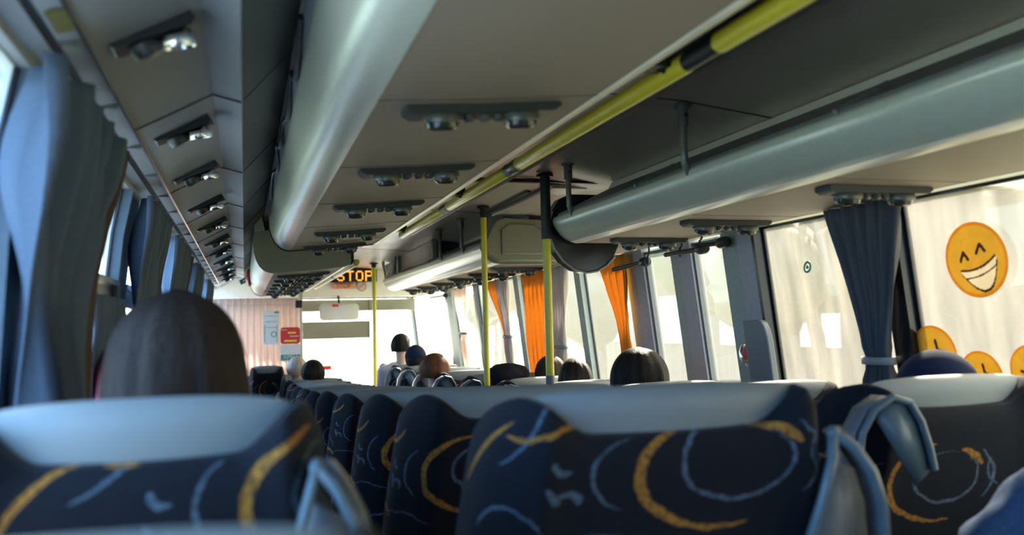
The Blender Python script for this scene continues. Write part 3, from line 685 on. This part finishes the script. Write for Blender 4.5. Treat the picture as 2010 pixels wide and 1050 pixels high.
b = MB(); b.box(V(.185, 9.485, -.16), V(.345, 9.492, .19)); link('sheet', b, M['paper'], root)
b = MB()
for k, z in enumerate((.14, .08, .02)): b.box(V(.2, 9.482, z), V(.33, 9.484, z+.004))
b.box(V(.20, 9.482, -.13), V(.204, 9.484, .05)); b.box(V(.325, 9.482, -.13), V(.329, 9.484, .05)); b.box(V(.3, 9.482, .17), V(.35, 9.484, .19))
b.lathe([(.022, 0), (.03, 0), (.03, .002), (.022, .002)], V(.295, 9.484, -.05), (0, -1, 0), 16, True)
link('printing', b, M['greenink'], root)
root = thing('red_poster', 'red rounded poster with yellow lettering on the partition glass', 'poster', V(.46, 9.48, -.16))
b = MB(); plate(b, .463, 9.488, -.068, .20, .175, .007, .03); link('card', b, M['redpaper'], root)
b = MB(); b.box(V(.44, 9.481, -.05), V(.52, 9.484, -.03)); b.box(V(.40, 9.481, -.135), V(.53, 9.484, -.115)); link('yellow_lettering', b, M['yellowink'], root)
b = MB(); b.box(V(.37, 9.481, -.012), V(.43, 9.484, -.005)); b.box(V(.46, 9.481, -.08), V(.55, 9.484, -.072)); link('white_lettering', b, M['paper'], root)
root = thing('green_poster', 'white notice with a green lettered band below the red poster', 'poster', V(.46, 9.48, -.34))
b = MB(); b.box(V(.36, 9.485, -.34), V(.57, 9.492, -.165)); link('sheet', b, M['paper'], root)
b = MB(); b.box(V(.365, 9.480, -.325), V(.565, 9.484, -.27)); link('band', b, M['greenink'], root)
text_mesh('APEH', .06, 'lettering', M['paper'], root, Matrix.Translation(V(.46, 9.478, -.298)-root.location) @ RX)
b = MB(); b.box(V(.515, 9.40, .22), V(.585, 9.47, .30), .008); tag(link('door_closer_box', b, M['black']), 'small black box at the top of the partition post', 'box')
b = MB(); b.ell(V(.045, 8.6, .50), (.035, .12, .085)); tag(link('fire_alarm_horn', b, M['red']), 'red rounded alarm housing at the end of the left duct', 'alarm')
root = thing('exit_sign', 'small green sign hanging beside the red alarm housing', 'sign', V(.01, 9.0, .45))
b = MB(); b.obox(V(.0, 8.9, .487), (.04, 0, .02), (0, .005, 0), (-.008, 0, .022)); link('plate', b, M['green'], root)
b = MB(); b.obox(V(.0, 8.893, .487), (.012, 0, .006), (0, .002, 0), (-.003, 0, .008)); link('pictogram', b, M['paper'], root)
root = thing('taillight_stand_in', 'small red block on an added stalk, standing in for a car light outside', 'light stand-in', V(.92, 10.33, -.8))  # red block and stalk added in place of a car's red light outside
b = MB(); b.box(V(.875, 10.3, -.485), V(.965, 10.36, -.435), .01); link('red_block', b, M['red'], root)
b = MB(); b.tube([V(.92, 10.33, -.79), V(.92, 10.33, -.48)], .008, 8); link('stalk', b, M['mgrey'], root)

# ------------------------------------------------------------------ curtains
def curtain(label, side, ya, yb, yta, ytb, zt, zbot, ztop, m, folds, amp=.018, off=.05, group=None, tie=True, bot=None, hem=None):
    """gathered side curtain: hangs from ya..yb at the top, drawn in to yta..ytb at height zt"""
    fx, sg = (XR, 1) if side == 'R' else (XL, -1)
    bot = bot or (yta+.02, ytb+.02); n = folds*10; N = 22; rows = []
    for j in range(N+1):
        z = ztop+(zbot-ztop)*j/N
        if z > zt: k = (ztop-z)/(ztop-zt); s = k*k*(3-2*k)*.55+.45*k; a, c = ya+(yta-ya)*s, yb+(ytb-yb)*s
        else: k = (zt-z)/max(1e-6, zt-zbot); s = min(1, k*2.5); a, c = yta+(bot[0]-yta)*s, ytb+(bot[1]-ytb)*s
        w = abs(c-a); A = amp*(1+.35*math.sin(j*.5))*(1 if abs(z-zt) > .04 or not tie else .6)
        rows.append([V(fx(z)-sg*(off+A*math.sin(2*pi*folds*i/n+.5*math.sin(j*.35+i*.05))+.35*A*math.sin(2*pi*folds*2.7*i/n+j*.2)), a+(c-a)*i/n, z) for i in range(n+1)])
    root = thing('window_curtain', label, 'curtain', V(fx(zbot)-sg*off, (yta+ytb)/2, zbot), group)
    b = MB(); b.grid(rows); link('cloth', b, m, root, solid=.003, angle=180)
    if tie:
        b = MB(); ym, w = (yta+ytb)/2, abs(ytb-yta)/2+.012
        pts = [V(fx(zt)-sg*(off+.032*math.cos(q)), ym+w*math.sin(q), zt) for q in [2*pi*k/24 for k in range(25)]]
        b.grid([[p+Vector((0, 0, .012)), p+Vector((0, 0, -.012))] for p in pts]); link('tie_band', b, M['pad'] if hem is None else hem, root, solid=.004)
    return root
CR = {}
curtain('slate grey curtain tied in at the bottom, nearest on the right', 'R', 2.10, 2.46, 2.25, 2.36, -.147, -.42, .352, M['curgrey'], 6, .016, bot=(2.22, 2.40))
curtain('orange curtain swept narrow towards a dark pillar, nearest orange one', 'R', 4.06, 4.44, 4.16, 4.26, -.13, -.42, .345, M['curorange'], 4, .012, tie=False)
curtain('warm grey curtain with pinched tie right of the straight orange curtain', 'R', 4.93, 5.25, 5.12, 5.32, -.157, -.42, .348, M['curlight'], 6, .016)
curtain('straight broad orange curtain behind the nearest yellow pole', 'R', 5.27, 5.80, 5.33, 5.90, -.15, -.42, .345, M['curorange'], 6, .014, tie=False)
curtain('mauve grey curtain beyond the broad orange curtain', 'R', 6.17, 6.50, 6.28, 6.42, -.10, -.42, .345, M['curlight'], 5, .014)
curtain('narrow orange curtain edge between the two far grey curtains', 'R', 6.46, 6.78, 6.40, 6.50, -.10, -.42, .343, M['curorange'], 3, .010, off=.035, tie=False)
curtain('pale beige curtain tied thin, farthest on the right', 'R', 7.42, 7.95, 7.65, 7.85, -.08, -.42, .34, M['curbeige'], 4, .014)
curtain('large blue grey curtain hanging nearest on the left', 'L', 1.42, 2.16, 1.58, 1.96, -.15, -.42, .425, M['curblue'], 5, .032, tie=False, bot=(1.62, 1.94))
curtain('brown hemmed lining at the forward edge of the large blue grey curtain', 'L', 2.12, 2.26, 1.94, 2.04, -.15, -.42, .43, M['brownedge'], 2, .012, tie=False, off=.06)
curtain('blue grey curtain standing second on the left beside the woman', 'L', 2.88, 3.55, 2.98, 3.55, -.15, -.42, .425, M['curblue'], 6, .02, tie=False)
curtain('brown hemmed lining behind the second left curtain', 'L', 3.5, 3.72, 3.5, 3.74, -.15, -.42, .425, M['brownedge'], 2, .012, tie=False)
curtain('slate curtain third on the left, above the long brown hair', 'L', 4.0, 5.0, 4.1, 5.0, -.15, -.42, .42, M['curblue'], 8, .02, tie=False)
curtain('brown lining strip behind the third left curtain', 'L', 5.0, 5.3, 5.0, 5.3, -.15, -.42, .42, M['brownedge'], 2, .012, tie=False)
curtain('slate curtain fourth on the left, far down the bus', 'L', 5.6, 6.6, 5.7, 6.6, -.15, -.42, .42, M['curblue'], 8, .02, tie=False)
curtain('slate curtain farthest forward on the left', 'L', 7.4, 8.7, 7.4, 8.7, -.15, -.42, .42, M['curblue'], 8, .02, tie=False)
curtain('dark lower curtain inside the left window behind the large blue one', 'L', 2.3, 2.86, 2.3, 2.86, -.1, -.42, .10, M['curblue'], 6, .012, tie=False, off=.025)

# ------------------------------------------------------------------ window stickers
def sticker(label, Y, Z, r, face):
    X = XR(Z)+.012; root = thing('smiley_sticker', label, 'sticker', V(X, Y, Z), 'round smiling stickers on the right window')
    ax = Vector((-1, 0, 0.115)).normalized(); uy = Vector((0, -1, 0)); uz = Vector((-.115, 0, 1)).normalized()
    c = V(X, Y, Z)
    def seg(p, a, b_):
        p, a, b_ = Vector(p), Vector(a), Vector(b_); t = max(0, min(1, (p-a).dot(b_-a)/(b_-a).length_squared)); return (p-a-(b_-a)*t).length
    def pick(x, y):
        if math.hypot(x, y) > .90: return 1
        if face == 'grin':
            for a, m_, b_ in (((-.49, .0), (-.37, .22), (-.25, .03)), ((.05, .17), (.19, .40), (.32, .22))):
                if min(seg((x, y), a, m_), seg((x, y), m_, b_)) < .045: return 2
            ca, sa = math.cos(.29), math.sin(.29); u, v = x*ca+y*sa, -x*sa+y*ca
            top = -.20+.35*(u-.02)**2-.03; bot_ = -.86+1.75*(u-.02)**2
            if abs(u-.02) < .61:
                if abs(v-top) < .03 and bot_ < top+.04 or abs(v-bot_) < .035 and v < top: return 2
                if bot_ < v < top: return 2 if abs(v-(-.43+.3*u*u)) < .018 else 3
            return 0
        for L in ([(-.5, -.02), (-.2, -.12), (-.28, -.45)], [(.12, .48), (.18, .16), (.5, .10)]):
            if min(seg((x, y), L[0], L[1]), seg((x, y), L[1], L[2])) < .055: return 2
        return 0
    bm = bmesh.new(); NR, NA = 44, 120; lay = []
    for k in range(NR+1):
        q = r*k/NR; lay.append([bm.verts.new(c+uy*(q*math.cos(2*pi*a/NA))+uz*(q*math.sin(2*pi*a/NA))+ax*.003-root.location) for a in range(NA)] if k else None)
    cv = bm.verts.new(c+ax*.003-root.location)
    for k in range(NR):
        for a in range(NA):
            vs = [cv, lay[1][a], lay[1][(a+1) % NA]] if k == 0 else [lay[k][a], lay[k+1][a], lay[k+1][(a+1) % NA], lay[k][(a+1) % NA]]
            f = bm.faces.new(vs); q = (k+.5)/NR; f.material_index = pick(q*math.cos(2*pi*(a+.5)/NA), q*math.sin(2*pi*(a+.5)/NA))
    me = bpy.data.meshes.new('printed_disc'); bm.to_mesh(me); bm.free()
    for m_ in ('sticky', 'stickyrim', 'stickybrown', 'stickywhite'): me.materials.append(M[m_])
    o = bpy.data.objects.new('printed_disc', me); COL.objects.link(o); o.parent = root
    q = o.modifiers.new('thick', 'SOLIDIFY'); q.thickness = .0008
sticker('largest yellow sticker with grinning mouth, high on the near right window', 1.925, .145, .107, 'grin')
sticker('yellow sticker with squinting eyes beside the near right curtain', 2.13, -.125, .088, 'squint')
sticker('yellow sticker mostly hidden behind the dark cap', 1.965, -.185, .075, 'squint')
sticker('yellow sticker cut by the right edge of the picture', 1.795, -.16, .07, 'squint')
root = thing('round_window_sticker', 'tiny dark green ring sticker alone on the pane', 'sticker', V(XR(.177), 2.675, .15))
b = MB(); b.lathe([(.014, 0), (.022, 0), (.022, .003), (.014, .003)], V(XR(.177)+.01, 2.675, .177), (-1, 0, .11), 24, True); link('ring', b, M['greenink'], root)
b = MB(); b.lathe([(.007, 0), (.007, .003)], V(XR(.177)+.01, 2.675, .177), (-1, 0, .11), 12); link('dot', b, M['greenink'], root)

# ------------------------------------------------------------------ seats
def make_seat(label, grip_side):
    root = thing('bus_seat', label, 'seat', Vector((0, 0, 0)), 'patterned bus seats'); Hh = SEAT_H
    def halfw(z):
        t = max(0, min(1, (Hh-z)/.35)); return .288+.05*t**.8
    def topz(u):
        a = abs(u)
        if a < .48: return Hh-.056
        if a < .88: k = (a-.48)/.40; return Hh-.056+.062*(k*k*(3-2*k))
        k = (a-.88)/.12; return Hh+.006-.05*k*k
    def yb(u, z):      # rear surface
        a = abs(u); return .20*(Hh-z) + .10*max(0, a-.72)**1.6/.13 - .018*math.exp(-((a-.80)/.12)**2)
    nu, nv = 33, 16; back = []; front = []
    for j in range(nv+1):
        v = j/nv; rb, rf = [], []
        for i in range(nu):
            u = -1+2*i/(nu-1); z = .36 + (topz(u)-.36)*v; w = halfw(z)
            if v > .98: pass
            y = yb(u, z); rnd = .02*max(0, v-.94)/.06
            rb.append(Vector((u*w, y+rnd*.5, z)))
            rf.append(Vector((u*w*.985, y+.085+.05*max(0, abs(u)-.6)/.4-rnd, z)))
        back.append(rb); front.append(rf)
    b = MB(); loop = [back[j] + front[j][::-1] for j in range(nv+1)]
    vs = b.grid(loop, close_v=True)
    # top and bottom closing
    for row in (vs[0], vs[-1]):
        n = len(row)//2
        for i in range(n-1):
            try: b.bm.faces.new((row[i], row[i+1], row[-2-i], row[-1-i]))
            except ValueError: pass
    link('backrest', b, M['velour'], root, angle=60, bevel=0, sub=1)
    # grey leatherette head panel
    b = MB(); nu, nv = 25, 10; back = []
    for j in range(nv+1):
        v = j/nv; row = []
        for i in range(nu):
            u = -1+2*i/(nu-1); zt = Hh+.014-.014*abs(u)**3-.02*max(0, abs(u)-.9)/.1; z = Hh-.22 + (zt-Hh+.22)*v; w = .262-.02*max(0, v-.8)
            e = math.sqrt(max(0, 1-((v-.0))**14)); row.append((u*w, z, .20*(Hh-z)+.030+.03*u*u+.022*(1-e), .20*(Hh-z)+.115-.03*(1-e)-.02*u*u))
        back.append(row)
    loop = [[Vector((x, y0, z)) for x, z, y0, y1 in r] + [Vector((x, y1, z)) for x, z, y0, y1 in r[::-1]] for r in back]
    vs = b.grid(loop, close_v=True)
    for row in (vs[0], vs[-1]):
        n = len(row)//2
        for i in range(n-1):
            try: b.bm.faces.new((row[i], row[i+1], row[-2-i], row[-1-i]))
            except ValueError: pass
    link('head_panel', b, M['pad'], root, angle=70, bevel=.0, sub=1)
    b = MB(); b.box((-.25, .17, .29), (.25, .60, .40), .035); link('seat_cushion', b, M['velour'], root)
    b = MB(); b.box((-.22, .18, .24), (.22, .55, .30), .01); link('seat_pan', b, M['shell'], root)
    for sx in (-.17, .17):
        b = MB(); b.box((sx-.02, .2, .0), (sx+.02, .5, .245), .006); link('leg', b, M['shell'], root)
    s = grip_side
    # loop shaped aisle side grip with its triangular cover
    b = MB()
    if s > 0:
        A = Vector((.272, .012, Hh-.078))
        inner = [A, A+Vector((-.018, -.02, -.04)), A+Vector((-.040, -.02, -.10)), A+Vector((-.058, -.01, -.16)), A+Vector((-.075, .0, -.24))]
        outer = [A, A+Vector((.028, -.015, -.022)), A+Vector((.055, -.02, -.062)), A+Vector((.078, -.015, -.12)), A+Vector((.092, .0, -.19)), A+Vector((.098, .02, -.26))]
        b.tube(inner, .009, 10); b.tube(outer, .010, 10); b.ell(A, (.013, .012, .013)); go = link('grip', b, M['grip'], root)
        b = MB(); b.grid([[A+Vector((.004, .012, -.02))]+[p+Vector((.008, .02, 0)) for p in inner[1:]], [A+Vector((.03, .02, -.06))]+[p+Vector((-.012, .03, 0)) for p in outer[2:]]]); link('grip_web', b, M['shell'], go, solid=.004)
        b = MB(); q = [A+Vector((.015, .005, .01))]+[p+Vector((.014, .02, .006)) for p in outer[1:]]
        b.grid([q, [p+Vector((.022, .07, -.015)) for p in q]]); link('grip_cover', b, M['shell'], go, solid=.006)
    else:
        lp = [(-.345, -.25), (-.348, -.17), (-.335, -.10), (-.305, -.05), (-.26, -.022), (-.215, -.035), (-.185, -.08), (-.165, -.14), (-.155, -.19), (-.20, -.225), (-.27, -.245)]
        P3 = [Vector((x, -.035+.25*max(0, abs(x)-.25), Hh+z)) for x, z in lp]
        b.tube(P3[:9], .009, 10); go = link('grip', b, M['grip'], root)
        b = MB(); b.face([p+Vector((0, .012, 0)) for p in [P3[3], P3[4], P3[5], P3[6], P3[7], P3[8], P3[9]]]); link('grip_web', b, M['grip'], go, solid=.008)
        b = MB(); q = [p+Vector((-.008, .01, 0)) for p in P3[:5]]; b.grid([q, [p+Vector((-.002, .05, 0)) for p in q]]); link('grip_cover', b, M['shell'], go, solid=.006)
    b = MB(); b.tube([(.30*s, .13, .56), (.305*s, .3, .63), (.305*s, .45, .64), (.305*s, .5, .63)], [.018, .022, .022, .016], 10); link('armrest', b, M['shell'], root)
    return root
protoR = make_seat('x', 1); protoL = make_seat('x', -1)
def place(proto, used, X, d, Zpeak, label, group, sx=1.0, col=(0, 0, 0, 1)):
    loc = V(X, d, Zpeak-SEAT_H)
    if not used: r = proto; r.location = loc; r['label'] = label; r['group'] = group
    else: r = dup(proto, loc, label, group)
    for c in r.children:
        c.color = col
    r.scale = (sx, 1, 1)
    return r
GA, GB, GC = 'window side seats at far left', 'seats in the centre row', 'seats along the right windows'
place(protoR, 0, -.118, 1.08, -.092, 'large blurred seat at the bottom left with grey head panel', GA, .74, (0, 0, .79, 1))
place(protoR, 1, -.118, .46, -.122, 'blurred grey seat top along the bottom edge, nearest of all', GA, .74, (.2, .5, 0, 1))
place(protoR, 1, -.118, 1.95, -.19, 'seat hidden in front of the long haired woman on the left', GA, .74, (.7, .5, 0, 1))
brow = [(1.22, -.117), (1.96, -.164), (2.72, -.216), (3.64, -.277), (4.58, -.33), (5.5, -.39), (6.4, -.43), (7.2, -.465), (7.95, -.485), (8.72, -.50)]
nums = ['nearest, large patterned seat in the centre row with orange and blue rings', 'second centre row seat, its left wing shows behind the nearest', 'third centre row seat, narrow patterned wing showing',
        'fourth centre row seat, dark wing beside the third', 'fifth centre row seat, small dark wing', 'sixth centre row seat, far down the row', 'seventh centre row seat with low grey top', 'eighth centre row seat, just behind the dark haired far passenger',
        'ninth centre row seat, of the dark haired far passenger', 'tenth centre row seat, farthest, by the pale haired passenger']
for i, ((d, z), lb) in enumerate(zip(brow, nums)):
    place(protoR, 1, .66, d, z, lb, GB, 1, (0, 0, 0, 1) if i == 0 else (random.random(), random.random(), 0, 1))
place(protoR, 1, .21, 8.8, -.365, 'raised patterned seat by the driver curtain at front left', GB, .55, (.3, .8, 0, 1))
crow = [(1.66, -.165), (2.42, -.222), (3.12, -.262), (3.95, -.30), (4.62, -.318), (5.45, -.335), (6.25, -.35), (7.0, -.36), (7.75, -.37), (8.45, -.38), (9.15, -.385)]
numc = ['right hand seat at the picture edge with blue lit side grip, under the emoji stickers', 'right hand seat before the tied grey curtain, warm lit top', 'right hand seat behind which the large dark bob shows',
        'right hand seat behind the small dark haired passenger', 'right hand seat with white lit top left of the nearest pole', 'right hand seat beside the black jacket', 'right hand seat of the auburn haired passenger',
        'right hand seat two rows beyond the auburn head', 'right hand seat behind the dark cap', 'right hand seat of the tall short haired man', 'right hand seat farthest forward by the windscreen']
for i, ((d, z), lb) in enumerate(zip(crow, numc)):
    place(protoL, i > 0, 1.645, d, z, lb, GC, .96 if i else .96, (random.random(), random.random(), 0, 1))

# ------------------------------------------------------------------ people
def limb(b, p, q, r0, r1):
    P = [Vector(p).lerp(Vector(q), t/5) for t in range(6)]
    b.tube(P, [r0+(r1-r0)*t/5 for t in range(6)], 12); b.ell(p, (r0,)*3, 12, 8); b.ell(q, (r1,)*3, 12, 8)
def person(label, head, hairkind, hair, cloth, group=None, yaw=0, wide=1.0, drop=.44, cap=None):
    """seated figure facing forward; head = centre of the skull, camera-relative"""
    hc = V(*head); base = hc - Vector((0, 0, .62+.12))
    root = thing('person', label, 'person', Vector((hc.x, hc.y, base.z)), group)
    Rz = Matrix.Rotation(yaw, 3, 'Z')
    def h(x, y, z): return hc + Rz @ Vector((x, y, z))
    def t(x, y, z): return hc + Vector((x, y, z))
    b = MB()
    b.ell(h(0, .0, .012), (.074, .094, .102)); b.ell(h(0, .03, -.05), (.056, .066, .072)); b.ell(h(0, .075, -.085), (.028, .02, .022))
    b.ell(h(0, .1, -.022), (.013, .022, .02)); b.ell(h(0, .094, .008), (.009, .012, .024)); b.ell(h(0, .087, -.058), (.026, .012, .008))
    for s in (-1, 1):
        b.ell(h(.077*s, -.005, -.012), (.010, .02, .033)); b.ell(h(.030*s, .082, .012), (.015, .013, .009)); b.ell(h(.032*s, .088, .028), (.02, .008, .005))
    limb(b, h(0, -.012, -.05), t(0, -.03, -.19), .05, .054)
    b.ell(t(0, -.02, -.30), (.16, .09, .12)); b.ell(t(0, -.02, -.45), (.145, .10, .16)); b.ell(t(0, 0, -.62), (.165, .12, .11))
    for s in (-1, 1):
        limb(b, t(.05*s, -.02, -.20), t(.165*s, -.02, -.235), .045, .052)
        limb(b, t(.17*s, -.02, -.24), t(.20*s, .03, -.50), .05, .038); limb(b, t(.20*s, .03, -.50), t(.12*s, .25, -.545), .037, .026)
        limb(b, t(.095*s, .02, -.64), t(.10*s, .42, -.625), .078, .058); limb(b, t(.10*s, .42, -.625), t(.10*s, .44, -1.0), .054, .038)
        b.ell(t(.10*s, .49, -1.03), (.04, .11, .035))
        b.ell(t(.115*s, .29, -.55), (.035, .045, .018))
        for k in range(4):
            limb(b, t((.115+(k-1.5)*.017)*s, .32, -.552), t((.115+(k-1.5)*.02)*s, .375-.006*abs(k-1.3), -.572), .008, .0065)
        limb(b, t(.085*s, .28, -.552), t(.072*s, .325, -.565), .009, .007)
    o = link('body', b, M['skin'], root, remesh=.009, loose=True, angle=180)
    b = MB()
    b.ell(t(0, -.02, -.30), (.175, .105, .125)); b.ell(t(0, -.02, -.45), (.165, .115, .17)); b.ell(t(0, 0, -.6), (.175, .13, .09))
    for s in (-1, 1):
        limb(b, t(.055*s, -.022, -.20), t(.168*s, -.02, -.24), .05, .065)
        limb(b, t(.172*s, -.02, -.24), t(.205*s, .03, -.50), .062, .052); limb(b, t(.205*s, .03, -.50), t(.135*s, .215, -.54), .05, .04)
    link('shirt', b, cloth, root, remesh=.012, loose=True, angle=180)
    b = MB()
    for s in (-1, 1):
        limb(b, t(.095*s, .02, -.64), t(.10*s, .43, -.625), .09, .07); limb(b, t(.10*s, .43, -.625), t(.10*s, .445, -.96), .066, .052)
    b.ell(t(0, 0, -.65), (.18, .135, .09)); link('trousers', b, M['clothgrey'], root, remesh=.014, loose=True, angle=180)
    # hair
    b = MB(); N, K = 40, 26
    rows = []
    for j in range(K+1):
        v = j/K; row = []
        for i in range(N+1):
            a = 2*pi*i/N               # a=0 at the back of the head
            fr = (1-math.cos(a))/2     # 0 back .. 1 front
            if hairkind == 'long':   zend, flare = -.30, 1.0
            elif hairkind == 'bob':  zend, flare = -.15, .16
            else:                    zend, flare = -.055, .0
            front_end = .055
            ze = zend + (front_end-zend)*max(0, min(1, (fr-.62)/.22))
            if hairkind == 'short': ze = zend + (.06-zend)*max(0, min(1, (fr-.38)/.3))
            zt = .128 - (.128-ze)*v**(.85 if hairkind == 'short' else .9) if hairkind != 'short' else .122-(.122-ze)*v
            rx, ry, rz = .092*wide, .112, (.128 if hairkind != 'short' else .122)
            zz = zt
            if zz > 0: k = math.sqrt(max(0, 1-(zz/rz)**2)); k = max(k, 0)
            else:
                k = 1-(.05*min(1, -zz/.12) if hairkind != 'short' else .30*min(1, (-zz/.10)**1.5)) + (min(.34, flare*max(0, -zz+.01)*1.5) if hairkind != 'short' else 0)
            wv = .0045*math.sin(a*17+zz*9)+.003*math.sin(a*31)
            sidew = 1
            row.append(h((rx*k+wv*k)*math.sin(a)*sidew, -(ry*k+wv*k)*math.cos(a)*(1 if fr < .5 or hairkind == 'short' else .86), zz))
        rows.append(row)
    b.grid(rows); link('hair', b, hair, root, solid=.012, angle=180, sub=1 if hairkind != 'short' else 0)
    if cap:
        b = MB(); rows = []
        for j in range(9):
            q = (pi/2)*j/8; rows.append([h(.098*math.cos(q)*math.sin(a), -.118*math.cos(q)*math.cos(a), .02+.115*math.sin(q)) for a in [2*pi*i/24 for i in range(25)]])
        b.grid(rows); link('cap', b, cap, root, solid=.005)
        b = MB(); b.grid([[h(x, .10+.075*math.sqrt(max(0, 1-(x/.08)**2))*k, .03-.01*k) for x in [-.078+.156*i/10 for i in range(11)]] for k in (0, .5, 1)]); link('cap_peak', b, cap, root, solid=.006)
    return root
person('person with long straight brown hair seen from behind at the left', (-.105, 1.52, -.062), 'long', M['hairbrown'], M['clothgrey'], wide=1.12)
person('person with large dark bob seen from behind at the right windows', (1.60, 3.38, -.245), 'bob', M['hairdark'], M['clothblack'], wide=1.32)
person('person with small straight dark brown hair left of the large dark bob', (1.665, 4.3, -.32), 'bob', M['hairdark'], M['clothgrey'], wide=.92)
person('person with brown hair half hidden behind the small dark haired one', (1.78, 5.0, -.325), 'short', M['hairbrown'], M['clothgrey'])
person('person with auburn hair leaning towards the aisle', (1.38, 6.5, -.335), 'short', M['hairauburn'], M['clothred'], wide=1.22, yaw=-.3)
person('person wearing a dark navy cap in front of the auburn head', (1.51, 7.95, -.31), 'short', M['hairdark'], M['clothnavy'], cap=M['clothnavy'])
person('tall person with short dark hair and pale collar near the windscreen', (1.49, 8.62, -.195), 'short', M['hairdark'], M['clothwhite'], yaw=-.6)
person('person with short dark hair in the far centre row', (.60, 8.2, -.41), 'short', M['hairdark'], M['clothnavy'], wide=1.1)
person('person with pale blond hair at the far left of the centre row', (.50, 8.92, -.40), 'short', M['hairblond'], M['clothwhite'], wide=1.05)
person('person in a dark navy cap below the emoji stickers at the right edge', (1.775, 1.90, -.235), 'short', M['hairdark'], M['clothnavy'], cap=M['clothnavy'])
# dark jacket over a seat top
def cloth_blob(name, label, cat, c, r, m, seed, rough=.18):
    b = MB(); b.ell(V(*c), r, 28, 18)
    cc = V(*c)
    for v in b.bm.verts:
        d = v.co-cc; k = 1+rough*(mnoise.noise(d*9+Vector((seed, 0, 0))))+.08*mnoise.noise(d*24+Vector((seed, 3, 0))); v.co = cc+d*k
    return tag(link(name, b, m, angle=180, sub=1), label, cat)
cloth_blob('draped_jacket', 'black jacket thrown over the top of a right hand seat', 'jacket', (1.57, 5.22, -.325), (.14, .12, .085), M['clothblack'], 1)
cloth_blob('blue_jacket', 'crumpled blue jacket at the bottom right corner', 'jacket', (1.46, 1.28, -.50), (.19, .13, .20), M['clothblue'], 21, .3)
cloth_blob('pink_form', 'rose pink rounded form against the left window', 'cushion', (-.335, 2.45, -.225), (.045, .13, .185), M['pink'], 8, .08)  # rounded pink form standing at the left window

# ------------------------------------------------------------------ outside
mb = MB(); mb.box((-60, -40, -1.2), (80, 140, -1.0)); o = link('grass_verge', mb, M['grass']); tag(o, 'sunlit grassy ground outside the windows', 'ground', kind='stuff')
mb = MB(); mb.box((-6, -40, -1.0), (5.5, 140, -.99)); o = link('road', mb, M['road']); tag(o, 'pale road running ahead of the windscreen', 'road')
random.seed(11)
def tree(label, x, y, h, cr, leaf, n=0):
    root = thing('tree', label, 'tree', Vector((x, y, -1.0)), 'trees beyond the windows')
    b = MB(); pts = [Vector((x+.1*math.sin(k), y+.1*math.cos(k*1.3), -1+h*.75*k/6)) for k in range(7)]
    b.tube(pts, [.17-.018*k for k in range(7)], 8); b.tube([pts[3], pts[3]+Vector((.5, .6, .9))], [.07, .03], 6); b.tube([pts[4], pts[4]+Vector((-.4, -.7, .8))], [.06, .03], 6)
    link('trunk', b, M['bark'], root)
    b = MB()
    for k in range(9):
        c = Vector((x+random.uniform(-1, 1)*cr*.6, y+random.uniform(-1, 1)*cr*.6, -1+h*(.45+.5*random.random())))
        q = bmesh.ops.create_icosphere(b.bm, subdivisions=3, radius=cr*random.uniform(.35, .6))
        for v in q['verts']: v.co = c+v.co*(1+.35*mnoise.noise(v.co*2.3+c))
    link('crown', b, leaf, root, angle=180, loose=True)
spots = [(8.6, 3.0, 6.5, 1.5), (9.4, 7.4, 7, 1.7), (8.8, 12, 6, 1.6), (10.5, 16.5, 7, 1.7), (9.0, 21.5, 6.5, 1.7), (11, 27, 7.5, 2.0), (10, 34, 7, 2.0), (12, 42, 8, 2.2), (8.4, -1.2, 6, 1.5), (9.3, -6, 6.5, 1.8), (14.5, .6, 8, 2.0), (15.5, 6.5, 8, 2.0),
         (-9, 26, 6.5, 1.8), (-10, 38, 6, 1.8)]
trl = ['nearest the tied grey curtain', 'seen past the middle door', 'behind the orange curtain', 'beyond the warm grey curtain', 'beyond the far right windows', 'farther along the verge', 'near the windscreen corner', 'far ahead of the bus',
       'behind the emoji stickers', 'beyond the right picture edge', 'standing behind the nearest tree', 'standing behind the second row', 'far ahead on the left of the road', 'farthest ahead on the left of the road']
for i, (x, y, h, c) in enumerate(spots):
    tree('leafy tree with pale trunk, ' + trl[i], x, y, h, c, M['leafA'] if i % 2 else M['leafB'])
root = thing('roadside_building', 'pale boarded building seen through the windows beyond the door', 'building', Vector((16, 24, -1)))
b = MB(); b.box((14, 16, -1), (20, 34, 4.5)); link('wall', b, M['fence'], root)
b = MB(); b.box((13.7, 15.7, 4.5), (20.3, 34.3, 4.8)); link('roof', b, M['facade'], root)
for y in (18, 22, 26, 30):
    b = MB(); b.box((13.95, y, .8), (14.02, y+1.6, 2.4)); link('window', b, M['paper'], root)
